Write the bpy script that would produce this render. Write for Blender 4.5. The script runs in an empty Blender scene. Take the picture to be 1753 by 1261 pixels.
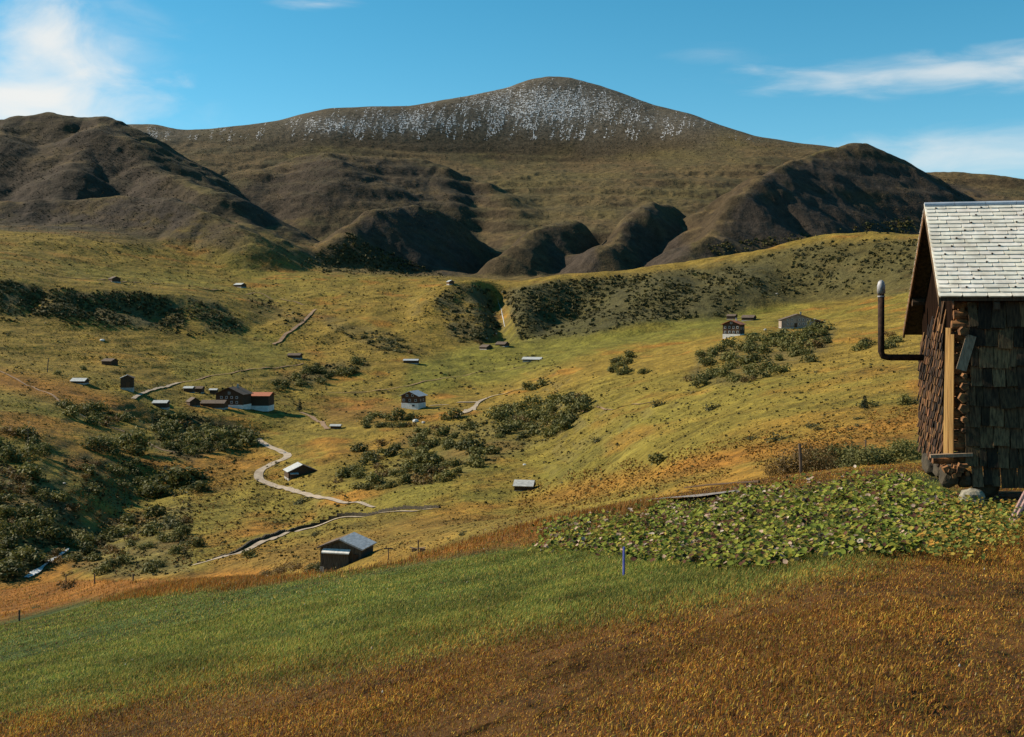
import bpy, bmesh, math, random
import numpy as np
from mathutils import Vector, Matrix

rng = np.random.default_rng(7)
random.seed(7)
sc = bpy.context.scene
col = sc.collection
R = math.radians

# ------------------------------------------------------------------ camera, sky, sun, exposure
F, CU, HV = 2000.0, 876.5, 540.0        # focal length (photo px), centre column, horizon row
cd = bpy.data.cameras.new('camera')
cam = bpy.data.objects.new('camera', cd); col.objects.link(cam)
cam.location = (0, 0, 0); cam.rotation_euler = (R(90), 0, 0)
cd.sensor_width = 36; cd.lens = 36 * F / 1753
cd.shift_y = -(630.5 - HV) / 1753
cd.clip_start = 0.1; cd.clip_end = 30000
sc.camera = cam

SUN_AZ, SUN_EL = 74.0, 33.0             # degrees to the left of the view, degrees above the horizon
sdir = Vector((-math.sin(R(SUN_AZ)) * math.cos(R(SUN_EL)), math.cos(R(SUN_AZ)) * math.cos(R(SUN_EL)), math.sin(R(SUN_EL))))
sl = bpy.data.lights.new('sun', 'SUN'); so = bpy.data.objects.new('sun', sl); col.objects.link(so)
sl.energy = 5.0; sl.angle = R(0.5); sl.color = (1.0, 0.90, 0.74)
so.rotation_euler = sdir.to_track_quat('Z', 'Y').to_euler()

w = bpy.data.worlds.new('World'); sc.world = w; w.use_nodes = True
nt = w.node_tree; nt.nodes.clear()
def N(t, typ, **k):
    n = t.nodes.new(typ)
    for a, b in k.items(): setattr(n, a, b)
    return n
sky = N(nt, 'ShaderNodeTexSky', sky_type='NISHITA', sun_disc=False)
sky.sun_elevation = R(SUN_EL); sky.sun_rotation = R(-SUN_AZ); sky.altitude = 2000; sky.air_density = 1.0; sky.dust_density = 0.3; sky.ozone_density = 2.0
hs = N(nt, 'ShaderNodeHueSaturation'); hs.inputs['Saturation'].default_value = 1.34; hs.inputs['Hue'].default_value = 0.472; hs.inputs['Value'].default_value = 1.12
nt.links.new(sky.outputs[0], hs.inputs['Color'])
tc = N(nt, 'ShaderNodeTexCoord')
def cloud(scale, rot, center, radius, noise_scale, lo, hi, seed):
    """soft wispy cloud round a direction in the sky; returns a 0..1 socket"""
    az, el = math.atan2(center[0] - CU, F), math.atan2(HV - center[1], F)
    d = (math.sin(az) * math.cos(el), math.cos(az) * math.cos(el), math.sin(el))
    sub = N(nt, 'ShaderNodeVectorMath', operation='SUBTRACT'); sub.inputs[1].default_value = d
    nt.links.new(tc.outputs['Generated'], sub.inputs[0])
    m = N(nt, 'ShaderNodeMapping'); m.inputs['Rotation'].default_value = (0, rot, 0); m.inputs['Scale'].default_value = (1 / radius[0], 0.0, 1 / radius[1])
    nt.links.new(sub.outputs[0], m.inputs[0])
    ln = N(nt, 'ShaderNodeVectorMath', operation='LENGTH'); nt.links.new(m.outputs[0], ln.inputs[0])
    m2 = N(nt, 'ShaderNodeMapping'); m2.inputs['Rotation'].default_value = (0, rot, 0); m2.inputs['Scale'].default_value = scale; m2.inputs['Location'].default_value = (seed, seed, seed)
    nt.links.new(sub.outputs[0], m2.inputs[0])
    nz = N(nt, 'ShaderNodeTexNoise'); nz.inputs['Scale'].default_value = noise_scale; nz.inputs['Detail'].default_value = 6; nz.inputs['Roughness'].default_value = 0.55; nz.inputs['Distortion'].default_value = 0.4
    nt.links.new(m2.outputs[0], nz.inputs['Vector'])
    a = N(nt, 'ShaderNodeMath', operation='MULTIPLY_ADD'); a.inputs[1].default_value = -0.42
    nt.links.new(ln.outputs['Value'], a.inputs[0]); nt.links.new(nz.outputs[0], a.inputs[2])
    mr = N(nt, 'ShaderNodeMapRange', interpolation_type='SMOOTHSTEP'); mr.inputs[1].default_value = lo; mr.inputs[2].default_value = hi
    nt.links.new(a.outputs[0], mr.inputs[0])
    return mr.outputs[0]
clouds = [
    (cloud((1, 1, 1.3), 0.4, (70, 95), (0.055, 0.042), 17, 0.05, 0.62, 1.3), 0.85),
    (cloud((1, 1, 2.2), 0.2, (30, 190), (0.10, 0.034), 14, -0.05, 0.6, 8.1), 0.9),
    (cloud((0.8, 1, 2), 0.3, (150, 120), (0.13, 0.09), 15, 0.15, 0.95, 4.4), 0.45),
    (cloud((1, 1, 5), 0.05, (1650, 148), (0.135, 0.013), 14, -0.12, 0.62, 2.2), 0.62),
    (cloud((1, 1, 5), -0.15, (1225, 105), (0.055, 0.014), 12, 0.1, 0.9, 5.7), 0.22),
    (cloud((1, 1, 4), -0.03, (1740, 285), (0.13, 0.019), 12, -0.2, 0.7, 6.1), 0.72),
    (cloud((1, 1, 5), 0.02, (545, 14), (0.04, 0.006), 12, 0.0, 0.6, 3.1), 0.45),
]
cur = hs.outputs[0]
for s, k in clouds:
    mu = N(nt, 'ShaderNodeMath', operation='MULTIPLY'); mu.inputs[1].default_value = k; nt.links.new(s, mu.inputs[0])
    mx = N(nt, 'ShaderNodeMix', data_type='RGBA'); mx.inputs['B'].default_value = (7.6, 7.4, 7.0, 1)
    nt.links.new(mu.outputs[0], mx.inputs[0]); nt.links.new(cur, mx.inputs['A']); cur = mx.outputs['Result']
bg = N(nt, 'ShaderNodeBackground'); bg.inputs[1].default_value = 0.08
wo = N(nt, 'ShaderNodeOutputWorld')
nt.links.new(cur, bg.inputs[0]); nt.links.new(bg.outputs[0], wo.inputs[0])
sc.view_settings.view_transform = 'Standard'; sc.view_settings.look = 'None'
sc.view_settings.exposure = 0.62; sc.view_settings.gamma = 1.0
sc.cycles.max_bounces = 4; sc.cycles.diffuse_bounces = 2

# ------------------------------------------------------------------ helpers
def tag(o, label=None, cat=None, group=None, kind=None):
    if label: o['label'] = label
    if cat: o['category'] = cat
    if group: o['group'] = group
    if kind: o['kind'] = kind
    return o
def empty(name, loc, rz=0.0):
    o = bpy.data.objects.new(name, None); col.objects.link(o)
    o.location = loc; o.rotation_euler = (0, 0, rz); o.empty_display_size = 0.3
    return o
def np_mesh(name, V, Fc, smooth=False, colors=None, alpha=None):
    """mesh from numpy arrays; Fc is (n,3) or (n,4)"""
    me = bpy.data.meshes.new(name)
    V = np.ascontiguousarray(V, dtype=np.float32); Fc = np.ascontiguousarray(Fc, dtype=np.int32)
    n, k = Fc.shape
    me.vertices.add(len(V)); me.vertices.foreach_set('co', V.ravel())
    me.loops.add(n * k); me.loops.foreach_set('vertex_index', Fc.ravel())
    me.polygons.add(n)
    me.polygons.foreach_set('loop_start', np.arange(0, n * k, k, dtype=np.int32))
    me.polygons.foreach_set('loop_total', np.full(n, k, dtype=np.int32))
    if smooth: me.polygons.foreach_set('use_smooth', np.ones(n, dtype=bool))
    me.update(calc_edges=True)
    if colors is not None:
        at = me.color_attributes.new('tint', 'FLOAT_COLOR', 'POINT')
        c = np.ones((len(V), 4), dtype=np.float32); c[:, :3] = colors
        if alpha is not None: c[:, 3] = alpha
        at.data.foreach_set('color', c.ravel())
    return me
def link(name, me, mat, parent=None):
    o = bpy.data.objects.new(name, me); col.objects.link(o)
    if mat: me.materials.append(mat)
    if parent: o.parent = parent
    return o

def hash2(ix, iy, seed):
    h = (ix.astype(np.uint32) * np.uint32(374761393)) ^ (iy.astype(np.uint32) * np.uint32(668265263)) ^ np.uint32((seed * 2246822519) & 0xffffffff)
    h = (h ^ (h >> np.uint32(13))) * np.uint32(1274126177)
    h = h ^ (h >> np.uint32(16))
    return (h & np.uint32(0xffffff)).astype(np.float32) / np.float32(0xffffff)
def vnoise(x, y, seed=0):
    x0 = np.floor(x); y0 = np.floor(y); fx = (x - x0).astype(np.float32); fy = (y - y0).astype(np.float32)
    ix = x0.astype(np.int64) & 0xffffffff; iy = y0.astype(np.int64) & 0xffffffff
    ix1 = (ix + 1) & 0xffffffff; iy1 = (iy + 1) & 0xffffffff
    fx = fx * fx * fx * (fx * (fx * 6 - 15) + 10); fy = fy * fy * fy * (fy * (fy * 6 - 15) + 10)
    a = hash2(ix, iy, seed); b = hash2(ix1, iy, seed); c = hash2(ix, iy1, seed); d = hash2(ix1, iy1, seed)
    return (a + (b - a) * fx) * (1 - fy) + (c + (d - c) * fx) * fy      # 0..1
def fbm(x, y, sc_, oct=4, seed=0, gain=0.5):
    s = 0; a = 1; t = 0
    for i in range(oct):
        ang = 0.6 * i + seed
        xr = x * math.cos(ang) - y * math.sin(ang); yr = x * math.sin(ang) + y * math.cos(ang)
        s = s + a * (vnoise(xr / sc_, yr / sc_, seed + 17 * i) - 0.5) * 2; t += a; a *= gain; sc_ *= 0.5
    return s / t                                                          # about -1..1
def sstep(a, b, x):
    t = np.clip((x - a) / (b - a), 0, 1); return t * t * (3 - 2 * t)

# ------------------------------------------------------------------ the land: a height field over (azimuth, range)
def row(*p): return np.array(p, float)
UA = np.concatenate([np.arange(-300, -60, 6.0), np.arange(-60, 1814, 1.7), np.arange(1814, 2051, 6.0)])
def smooth_u(y, sig):
    k = int(sig * 3) + 1; g = np.exp(-0.5 * (np.arange(-k, k + 1) / max(sig, 1e-3)) ** 2); g /= g.sum()
    return np.convolve(np.pad(y, k, mode='edge'), g, mode='valid')
def curve(rw, sig=10):
    v = smooth_u(np.interp(UA, rw[:, 0], rw[:, 1]), sig)
    Y = smooth_u(np.interp(UA, rw[:, 0], rw[:, 2]), 25)
    return (HV - v) / F * Y, Y
g_near = np.interp(UA, [-300, 1450, 2050], [0.2 * (-300 - CU) / F - 0.139, 0.2 * (1450 - CU) / F - 0.139, 0.2 * (1450 - CU) / F - 0.139])
g_near = smooth_u(g_near, 30)
vA = np.interp(UA, [-300, 0, 110, 200, 330, 450, 560, 640, 700, 850, 930, 1040, 1150, 1300, 1450, 1570, 1650, 1753, 2050],
               [1012, 1012, 996, 994, 994, 992, 982, 969, 955, 915, 893, 868, 845, 822, 806, 799, 797, 795, 790])
vA = smooth_u(vA, 14)
den = (vA - HV) / F + g_near
YA = np.where(den > 1.5 / 115, 1.5 / np.maximum(den, 1e-4), 115.0)
YA = smooth_u(np.minimum(YA, 115), 25)
zA = (HV - vA) / F * YA
rows = []
for yy in (0.05, 2.0, 8.0, 16.0):
    rows.append((-1.5 + g_near * yy, np.full_like(UA, yy)))
rows.append((zA, YA))
zC, YC = curve(row((-300,990,190),(0,1003,190),(110,988,185),(200,984,185),(430,978,165),(560,970,128),(640,956,120),(700,942,114),(850,905,105),(930,885,100),(1040,860,90),(1150,835,75),(1300,800,62),(1450,780,57),(1570,770,57),(1753,760,57),(2050,750,57)))
YB = np.sqrt(YA * YC); zB = 0.5 * (zA + zC) - 3.2 * (1 - sstep(1000, 1220, UA))
rows += [(zB, YB), (zC, YC)]
C = lambda *p, sig=10: rows.append(curve(row(*p), sig))
C((-300,850,240),(0,868,238),(110,885,235),(200,870,270),(300,830,320),(430,815,360),(480,832,330),(560,850,275),(640,868,238),(760,860,215),(930,838,232),(1040,812,190),(1150,783,140),(1300,758,108),(1450,733,98),(1570,713,98),(1753,695,98),(2050,690,98))
C((-300,690,320),(0,720,330),(200,732,390),(300,742,412),(430,750,430),(560,742,440),(700,728,450),(860,722,400),(930,738,345),(1040,710,290),(1150,690,250),(1300,660,220),(1450,625,220),(1570,590,240),(1753,560,260),(2050,540,260))
C((-300,620,430),(0,650,440),(200,672,460),(330,695,500),(430,698,520),(560,716,540),(708,697,560),(830,690,560),(930,655,560),(1040,628,540),(1150,605,520),(1260,577,560),(1370,562,570),(1450,550,570),(1570,525,570),(1753,500,570),(2050,470,570))
C((-300,530,620),(0,545,640),(100,556,670),(200,560,700),(330,572,740),(430,588,760),(560,612,720),(640,618,700),(705,612,720),(780,600,760),(860,585,800),(930,583,830),(1000,574,850),(1150,556,850),(1300,531,830),(1450,514,800),(1570,490,720),(1753,460,700),(2050,430,700))
C((-300,465,690),(0,474,700),(100,489,716),(200,497,742),(300,505,785),(400,530,830),(470,545,860),(540,532,890),(640,520,920),(700,525,930),(750,512,940),(800,500,960),(860,495,980),(950,476,1000),(1100,463,1000),(1200,450,990),(1300,426,970),(1400,406,950),(1480,400,930),(1570,402,900),(1753,395,850),(2050,390,800), sig=7)
C((-300,430,820),(0,440,860),(200,472,960),(300,481,1010),(430,488,1060),(540,482,1090),(640,481,1090),(750,480,1090),(850,488,1080),(950,492,1150),(1100,484,1150),(1300,452,1150),(1400,434,1100),(1570,432,1050),(1753,425,1000),(2050,420,1000))
C((-300,390,1000),(0,400,1060),(100,405,1090),(200,412,1140),(300,425,1220),(430,450,1290),(560,464,1330),(700,471,1350),(850,476,1380),(1000,468,1400),(1180,462,1400),(1300,445,1350),(1450,440,1300),(1570,435,1250),(1753,430,1180),(2050,420,1180))
C((-300,372,1380),(0,374,1400),(200,384,1480),(400,408,1580),(560,412,1650),(700,408,1700),(850,398,1750),(1000,386,1750),(1150,378,1750),(1300,400,1750),(1450,400,1750),(1570,400,1750),(1753,395,1700),(2050,390,1700))
C((-300,300,1700),(0,300,1750),(200,315,1850),(400,338,1950),(560,335,2050),(700,330,2100),(850,322,2100),(1000,318,2100),(1150,310,2100),(1300,310,2100),(1450,325,2150),(1570,335,2150),(1753,345,2100),(2050,345,2100))
C((-300,255,2100),(0,255,2150),(200,255,2200),(400,262,2280),(560,255,2380),(700,262,2450),(850,275,2500),(1000,280,2500),(1150,275,2450),(1300,265,2350),(1450,285,2300),(1570,312,2300),(1753,322,2250),(2050,325,2200))
skyl = row((-300,230,2500),(0,225,2500),(150,216,2550),(215,217,2600),(265,217,2600),(310,227,2600),(350,226,2600),(440,215,2620),(480,208,2650),(520,197,2680),(560,188,2700),(640,184,2720),(700,184,2750),(760,173,2800),(800,166,2850),(870,151,2900),(905,138,2950),(940,132,3000),(975,134,3000),(1020,146,2970),(1060,159,2950),(1120,182,2900),(1180,196,2850),(1240,219,2780),(1290,235,2700),(1370,248,2600),(1400,250,2560),(1480,264,2500),(1580,295,2420),(1640,292,2380),(1700,298,2350),(1753,306,2300),(2050,335,2200))
rows.append(curve(skyl, 4))
zM, YM = rows[-1]
rows.append((zM * 0.62, YM * 1.25)); rows.append((zM * 0.1, np.full_like(UA, 6000.0))); rows.append((np.zeros_like(UA), np.full_like(UA, 9500.0)))
KZ = np.array([r[0] for r in rows]); KY = np.log(np.array([r[1] for r in rows]))
KY = np.maximum.accumulate(KY + np.arange(len(rows))[:, None] * 1e-4, axis=0)

# table axes
TH_in = np.arctan((UA - CU) / F)
def outer(a, b, n): return a + (b - a) * (np.linspace(0, 1, n + 1)[1:] ** 1.3)
TH = np.concatenate([outer(TH_in[0], -math.pi, 60)[::-1], TH_in, outer(TH_in[-1], math.pi, 60)])
RR = np.concatenate([np.geomspace(0.6, 40, 190, endpoint=False), np.geomspace(40, 130, 120, endpoint=False), np.geomspace(130, 1100, 480, endpoint=False), np.geomspace(1100, 3250, 330, endpoint=False), np.geomspace(3250, 9500, 24)])
TC = np.clip(TH, TH_in[0], TH_in[-1])
ci = np.concatenate([np.zeros(60, int), np.arange(len(UA)), np.full(60, len(UA) - 1)])
# monotone cubic (Fritsch-Carlson) along each column
h = np.diff(KY, axis=0); dl = np.diff(KZ, axis=0) / h
mm = np.zeros_like(KZ); w1 = 2 * h[1:] + h[:-1]; w2 = h[1:] + 2 * h[:-1]
with np.errstate(divide='ignore', invalid='ignore'):
    hm = (w1 + w2) / (w1 / dl[:-1] + w2 / dl[1:])
mm[1:-1] = np.where(dl[:-1] * dl[1:] > 0, hm, 0); mm[0] = dl[0]; mm[-1] = dl[-1]
nR, nT = len(RR), len(TH)
Z = np.zeros((nR, nT), np.float32); cosc = np.cos(TC)
for j in range(nT):
    c = ci[j]; ly = np.log(np.maximum(RR * cosc[j], 0.06))
    ky = KY[:, c]; k = np.clip(np.searchsorted(ky, ly) - 1, 0, len(ky) - 2)
    t = (ly - ky[k]) / h[k, c]; t2 = t * t; t3 = t2 * t
    Z[:, j] = (2*t3-3*t2+1)*KZ[k, c] + (t3-2*t2+t)*h[k, c]*mm[k, c] + (-2*t3+3*t2)*KZ[k+1, c] + (t3-t2)*h[k, c]*mm[k+1, c]
# the near knots are linear in range, not in log range
near_z = -1.5 + g_near[ci][None, :] * (RR[:, None] * cosc[None, :])
wn = 1 - sstep(0.55, 0.95, (RR[:, None] * cosc[None, :]) / np.minimum(YA, 60)[ci][None, :])
Z = (Z * (1 - wn) + near_z * wn).astype(np.float32)
X2 = (RR[:, None] * np.sin(TH)[None, :]).astype(np.float32); Y2 = (RR[:, None] * np.cos(TH)[None, :]).astype(np.float32)
YE = (RR[:, None] * cosc[None, :]).astype(np.float32)
infr = (np.abs(TH) < 0.62)[None, :]

# spurs, domes and mounds standing out of the slopes: crest lines (photo column, photo row, distance)
def crest(pts, k, wr, soft, kb=None):
    global Z
    P = np.array(pts, float)
    px = (P[:, 0] - CU) / F * P[:, 2]; py = P[:, 2]; pz = (HV - P[:, 1]) / F * P[:, 2]
    rad = (pz.max() - pz.min() + 140) / k + 200
    r0 = max(0, np.searchsorted(RR, np.hypot(px, py).min() - rad)); r1 = np.searchsorted(RR, np.hypot(px, py).max() + rad)
    aa = np.arctan2(px, py); da = rad / py.min()
    c0 = max(0, np.searchsorted(TH, aa.min() - da)); c1 = np.searchsorted(TH, aa.max() + da)
    x = X2[r0:r1, c0:c1]; y = Y2[r0:r1, c0:c1]
    x = x + 14 * fbm(x, y, 90, 2, 31); y = y + 14 * fbm(x, y, 90, 2, 32)
    best = np.full(x.shape, -1e9)
    for i in range(len(P) - 1):
        dx, dy = px[i+1] - px[i], py[i+1] - py[i]; L2 = dx*dx + dy*dy + 1e-6
        t = np.clip(((x - px[i]) * dx + (y - py[i]) * dy) / L2, 0, 1)
        qx = x - (px[i] + t * dx); qy = y - (py[i] + t * dy)
        d = np.sqrt(qx*qx + qy*qy + wr*wr) - wr
        kk = k if kb is None else np.where(qy > 0, kb, k)
        best = np.maximum(best, pz[i] + t * (pz[i+1] - pz[i]) - kk * d)
    a = Z[r0:r1, c0:c1]
    Z[r0:r1, c0:c1] = 0.5 * (a + best + np.sqrt((a - best) ** 2 + soft * soft)) - 0.12 * soft * np.exp(-((a - best) / soft) ** 2)
crest([(-300,240,1700),(-100,215,1700),(0,205,1720),(40,198,1740),(95,194,1760),(150,203,1780),(185,205,1750),(215,242,1650),(265,287,1560),(300,305,1500),(360,328,1420),(420,388,1330),(440,412,1290)], 0.64, 26, 10)
crest([(178,208,1745),(160,224,1640),(125,298,1480),(100,346,1380)], 0.62, 16, 10)
crest([(40,207,1720),(0,234,1600),(-40,306,1460),(-60,350,1370)], 0.60, 16, 10)
crest([(-200,350,1300),(0,345,1320),(100,348,1330),(200,338,1340),(290,342,1330),(350,367,1290),(400,397,1240),(430,422,1200)], 0.60, 12, 5)
crest([(390,332,1750),(450,295,1850),(540,270,1950),(620,272,2000),(700,272,2050),(760,292,2000),(825,332,1900)], 0.50, 40, 12)
crest([(548,266,1955),(562,274,1870),(552,314,1770),(530,350,1680)], 0.5, 14, 8)
crest([(505,455,1280),(520,445,1300),(590,390,1390),(640,364,1450),(700,353,1530),(750,364,1570),(790,392,1585),(812,432,1565)], 0.92, 20, 6)
crest([(880,440,1380),(895,420,1410),(935,389,1490),(968,382,1550),(998,402,1580),(1018,436,1570)], 0.95, 18, 6)
crest([(1025,430,1390),(1040,402,1440),(1080,361,1540),(1110,350,1610),(1140,357,1660),(1165,387,1670),(1183,430,1640)], 0.95, 18, 6)
crest([(1178,442,1310),(1222,387,1420),(1262,337,1520),(1300,304,1620),(1345,277,1740),(1400,263,1830),(1450,248,1900),(1480,249,1930),(1530,270,1960),(1580,296,1980),(1650,338,1950)], 0.72, 14, 5)
crest([(735,528,870),(745,514,885),(765,489,925),(798,482,965),(830,491,990),(850,517,990),(858,562,960)], 0.75, 12, 4)
crest([(868,530,850),(890,494,910),(940,481,975),(985,492,990),(1000,520,970)], 0.55, 13, 4)
crest([(1240,530,800),(1265,490,850),(1290,455,910)], 0.35, 10, 4)
crest([(1120,545,790),(1140,500,860),(1150,470,930)], 0.35, 10, 4)
crest([(165,505,742),(185,525,718),(200,550,700)], 0.42, 5, 2)
crest([(300,510,785),(310,540,750),(325,568,735)], 0.42, 5, 2)
crest([(60,490,715),(85,515,690),(110,550,668)], 0.42, 5, 2)
crest([(450,560,800),(540,535,880),(640,570,800),(690,600,740)], 0.30, 8, 3)
def carve(pts, depth, wd):
    """stream beds: (photo column, distance)"""
    global Z
    P = np.array(pts, float); px = (P[:, 0] - CU) / F * P[:, 1]; py = P[:, 1]
    r0 = max(0, np.searchsorted(RR, np.hypot(px, py).min() - wd*4)); r1 = np.searchsorted(RR, np.hypot(px, py).max() + wd*4)
    x = X2[r0:r1]; y = Y2[r0:r1]; dd = np.full(x.shape, 1e9, np.float32)
    for i in range(len(P) - 1):
        dx, dy = px[i+1] - px[i], py[i+1] - py[i]; L2 = dx*dx + dy*dy + 1e-6
        t = np.clip(((x - px[i]) * dx + (y - py[i]) * dy) / L2, 0, 1)
        dd = np.minimum(dd, np.hypot(x - px[i] - t*dx, y - py[i] - t*dy))
    Z[r0:r1] -= depth * np.exp(-(dd / wd) ** 2)
carve([(30,185),(55,197),(80,205),(100,216),(150,235),(210,270),(270,330)], 3.5, 9)
carve([(862,800),(858,850),(852,900),(846,950)], 14, 11)
carve([(280,440),(340,452),(400,462),(450,470)], 5, 14)
carve([(630,500),(690,500),(730,490)], 3, 9)
carve([(1020,1440),(1035,1520),(1030,1650)], 16, 22)
carve([(1190,1400),(1205,1500),(1225,1600)], 12, 22)
carve([(830,1420),(828,1600),(825,1800),(800,2000)], 14, 25)
# natural roughness, longer waves only where the land is far
Zb = Z.copy()
for wl, amp, ylo, yhi, oc in ((420, 9, 1300, 2000, 3), (150, 5.0, 900, 1500, 3), (60, 2.0, 700, 1500, 3), (24, 1.1, 900, 1400, 2), (85, 3.4, 300, 620, 3), (36, 1.7, 180, 420, 3), (11, 0.65, 90, 200, 2), (4.0, 0.10, 25, 60, 2)):
    m = sstep(ylo, yhi, YE)
    if wl in (420, 150): Z += (amp * m * fbm(X2, Y2, wl, oc, int(wl))).astype(np.float32)
    elif wl == 85: Z += (amp * m * (1 - sstep(1000, 1150, YE)) * (0.5 - 1.6 * np.abs(fbm(X2, Y2 * 0.7, wl, oc, 85)))).astype(np.float32)
    elif wl in (60, 24): Z += (amp * m * (1 - 2 * np.abs(fbm(X2, Y2 * 0.6, wl, oc, 60)))).astype(np.float32)
    else: Z += (amp * m * fbm(X2, Y2, wl, oc, int(wl))).astype(np.float32)
Z += (0.035 * fbm(X2, Y2, 1.1, 2, 5) * (YE < 60) + 0.09 * fbm(X2, Y2, 5.0, 2, 6) * (YE < 80) * sstep(4, 9, YE)).astype(np.float32)
# hold the far skyline near its line
wk = 0.75 * sstep(2250, 2550, YE); Z = Z * (1 - wk) + Zb * wk
# little contour terraces on grazing slopes
ter = 0.22 * np.sin(Z * 2 * math.pi / 2.6 + 3 * fbm(X2, Y2, 40, 2, 77)) * sstep(120, 200, YE) * (1 - sstep(700, 900, YE)) * (0.5 + 0.5 * fbm(X2, Y2, 70, 2, 78))
Z += ter.astype(np.float32)
ter2 = (1.4 + 2.0 * np.exp(-(((CU + F * np.tan(TC)[None, :]) - 1030) / 260) ** 2)) * np.sin(Z * 2 * math.pi / 26 + 5 * fbm(X2, Y2, 260, 3, 79)) * sstep(1500, 1800, YE) * (1 - sstep(2450, 2600, YE)) * np.clip(0.3 + 1.2 * fbm(X2, Y2, 300, 2, 80), 0, 1)
Z += ter2.astype(np.float32)
# behind the viewer the slope simply rises gently
wb = sstep(R(50), R(105), np.abs(TH))[None, :]
Z = (Z * (1 - wb) + (-1.5 + np.minimum(0.05 * RR[:, None], 60)) * wb).astype(np.float32)

def H(x, y):
    x = np.atleast_1d(np.asarray(x, float)); y = np.atleast_1d(np.asarray(y, float))
    a = np.interp(np.arctan2(x, y), TH, np.arange(nT)); b = np.interp(np.hypot(x, y), RR, np.arange(nR))
    i = np.clip(b.astype(int), 0, nR - 2); j = np.clip(a.astype(int), 0, nT - 2); fi = b - i; fj = a - j
    return (Z[i, j] * (1 - fj) + Z[i, j+1] * fj) * (1 - fi) + (Z[i+1, j] * (1 - fj) + Z[i+1, j+1] * fj) * fi
VT = HV - F * Z / np.maximum(YE, 1e-3)
def ground_at(u, v, ymin=3.0):
    """the ground seen at a pixel of the photograph, first hit beyond ymin"""
    th = math.atan((u - CU) / F); a = np.interp(th, TH, np.arange(nT)); j = min(int(a), nT - 2); fj = a - j
    vt = VT[:, j] * (1 - fj) + VT[:, j+1] * fj; ye = RR * math.cos(th)
    ok = np.nonzero((vt <= v) & (ye > ymin))[0]
    i = ok[0] if len(ok) else nR - 30
    if i > 0 and vt[i-1] > v and ye[i-1] > ymin:
        t = (vt[i-1] - v) / (vt[i-1] - vt[i] + 1e-9); Yv = ye[i-1] + t * (ye[i] - ye[i-1])
    else: Yv = ye[i]
    x = (u - CU) / F * Yv
    return x, Yv, float(H(x, Yv)[0])

# ------------------------------------------------------------------ colour of the ground (albedo, with some slope shade put in)
UU = CU + F * np.tan(TC)[None, :] + 0 * Z
nA = fbm(X2, Y2, 160, 4, 101); nB = fbm(X2 * 0.8 + Z * 1.2, Y2 * 0.55 + Z * 2, 18, 5, 102); nC = fbm(X2, Y2, 9, 3, 103)
nP = fbm(UU * 1.0, VT * 2.2, 60, 4, 104)
def inpoly(pts, soft=12.0, ylo=0, yhi=1e9, jit=10.0):
    P = np.array(pts, float)
    uu = UU + jit * nP; vv = VT + jit * 0.5 * nB
    inside = np.zeros(Z.shape, bool); dist = np.full(Z.shape, 1e9, np.float32)
    for i in range(len(P)):
        x0, y0 = P[i]; x1, y1 = P[(i+1) % len(P)]
        c = ((y0 > vv) != (y1 > vv)) & (uu < (x1 - x0) * (vv - y0) / (y1 - y0 + 1e-9) + x0); inside ^= c
        dx, dy = x1 - x0, y1 - y0; t = np.clip(((uu - x0) * dx + (vv - y0) * dy) / (dx*dx + dy*dy), 0, 1)
        dist = np.minimum(dist, np.hypot(uu - x0 - t*dx, vv - y0 - t*dy))
    s = np.where(inside, dist, -dist)
    return (sstep(-soft, soft, s) * ((YE > ylo) & (YE < yhi))).astype(np.float32)
dr, dth = np.gradient(RR), np.gradient(TH)
sl_r = np.gradient(Z, axis=0) / dr[:, None]; sl_t = np.gradient(Z, axis=1) / (RR[:, None] * dth[None, :])
slope = np.hypot(sl_r, sl_t)
GOLD = np.array([0.190, 0.126, 0.022]); GREEN = np.array([0.128, 0.120, 0.020]); ORANGE = np.array([0.245, 0.100, 0.016]); RUST = np.array([0.17, 0.070, 0.020])
HEATH = np.array([0.060, 0.050, 0.022]); BROWN = np.array([0.092, 0.062, 0.030]); TUNDRA = np.array([0.080, 0.064, 0.042]); ROCKC = np.array([0.19, 0.175, 0.155]); SNOW = np.array([0.78, 0.76, 0.74]); LAWN = np.array([0.075, 0.105, 0.022])
A = np.empty(Z.shape + (3,), np.float32); A[:] = GOLD
def mixc(c, m):
    global A
    A = A + (np.asarray(c, np.float32) - A) * np.clip(m, 0, 1)[..., None].astype(np.float32)
mixc(GREEN, 0.5 * sstep(-0.25, 0.45, nA + 0.3 * nB))
mixc(ORANGE, 0.70 * sstep(0.05, 0.55, nB + 0.25 * nA - 0.05))
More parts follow.
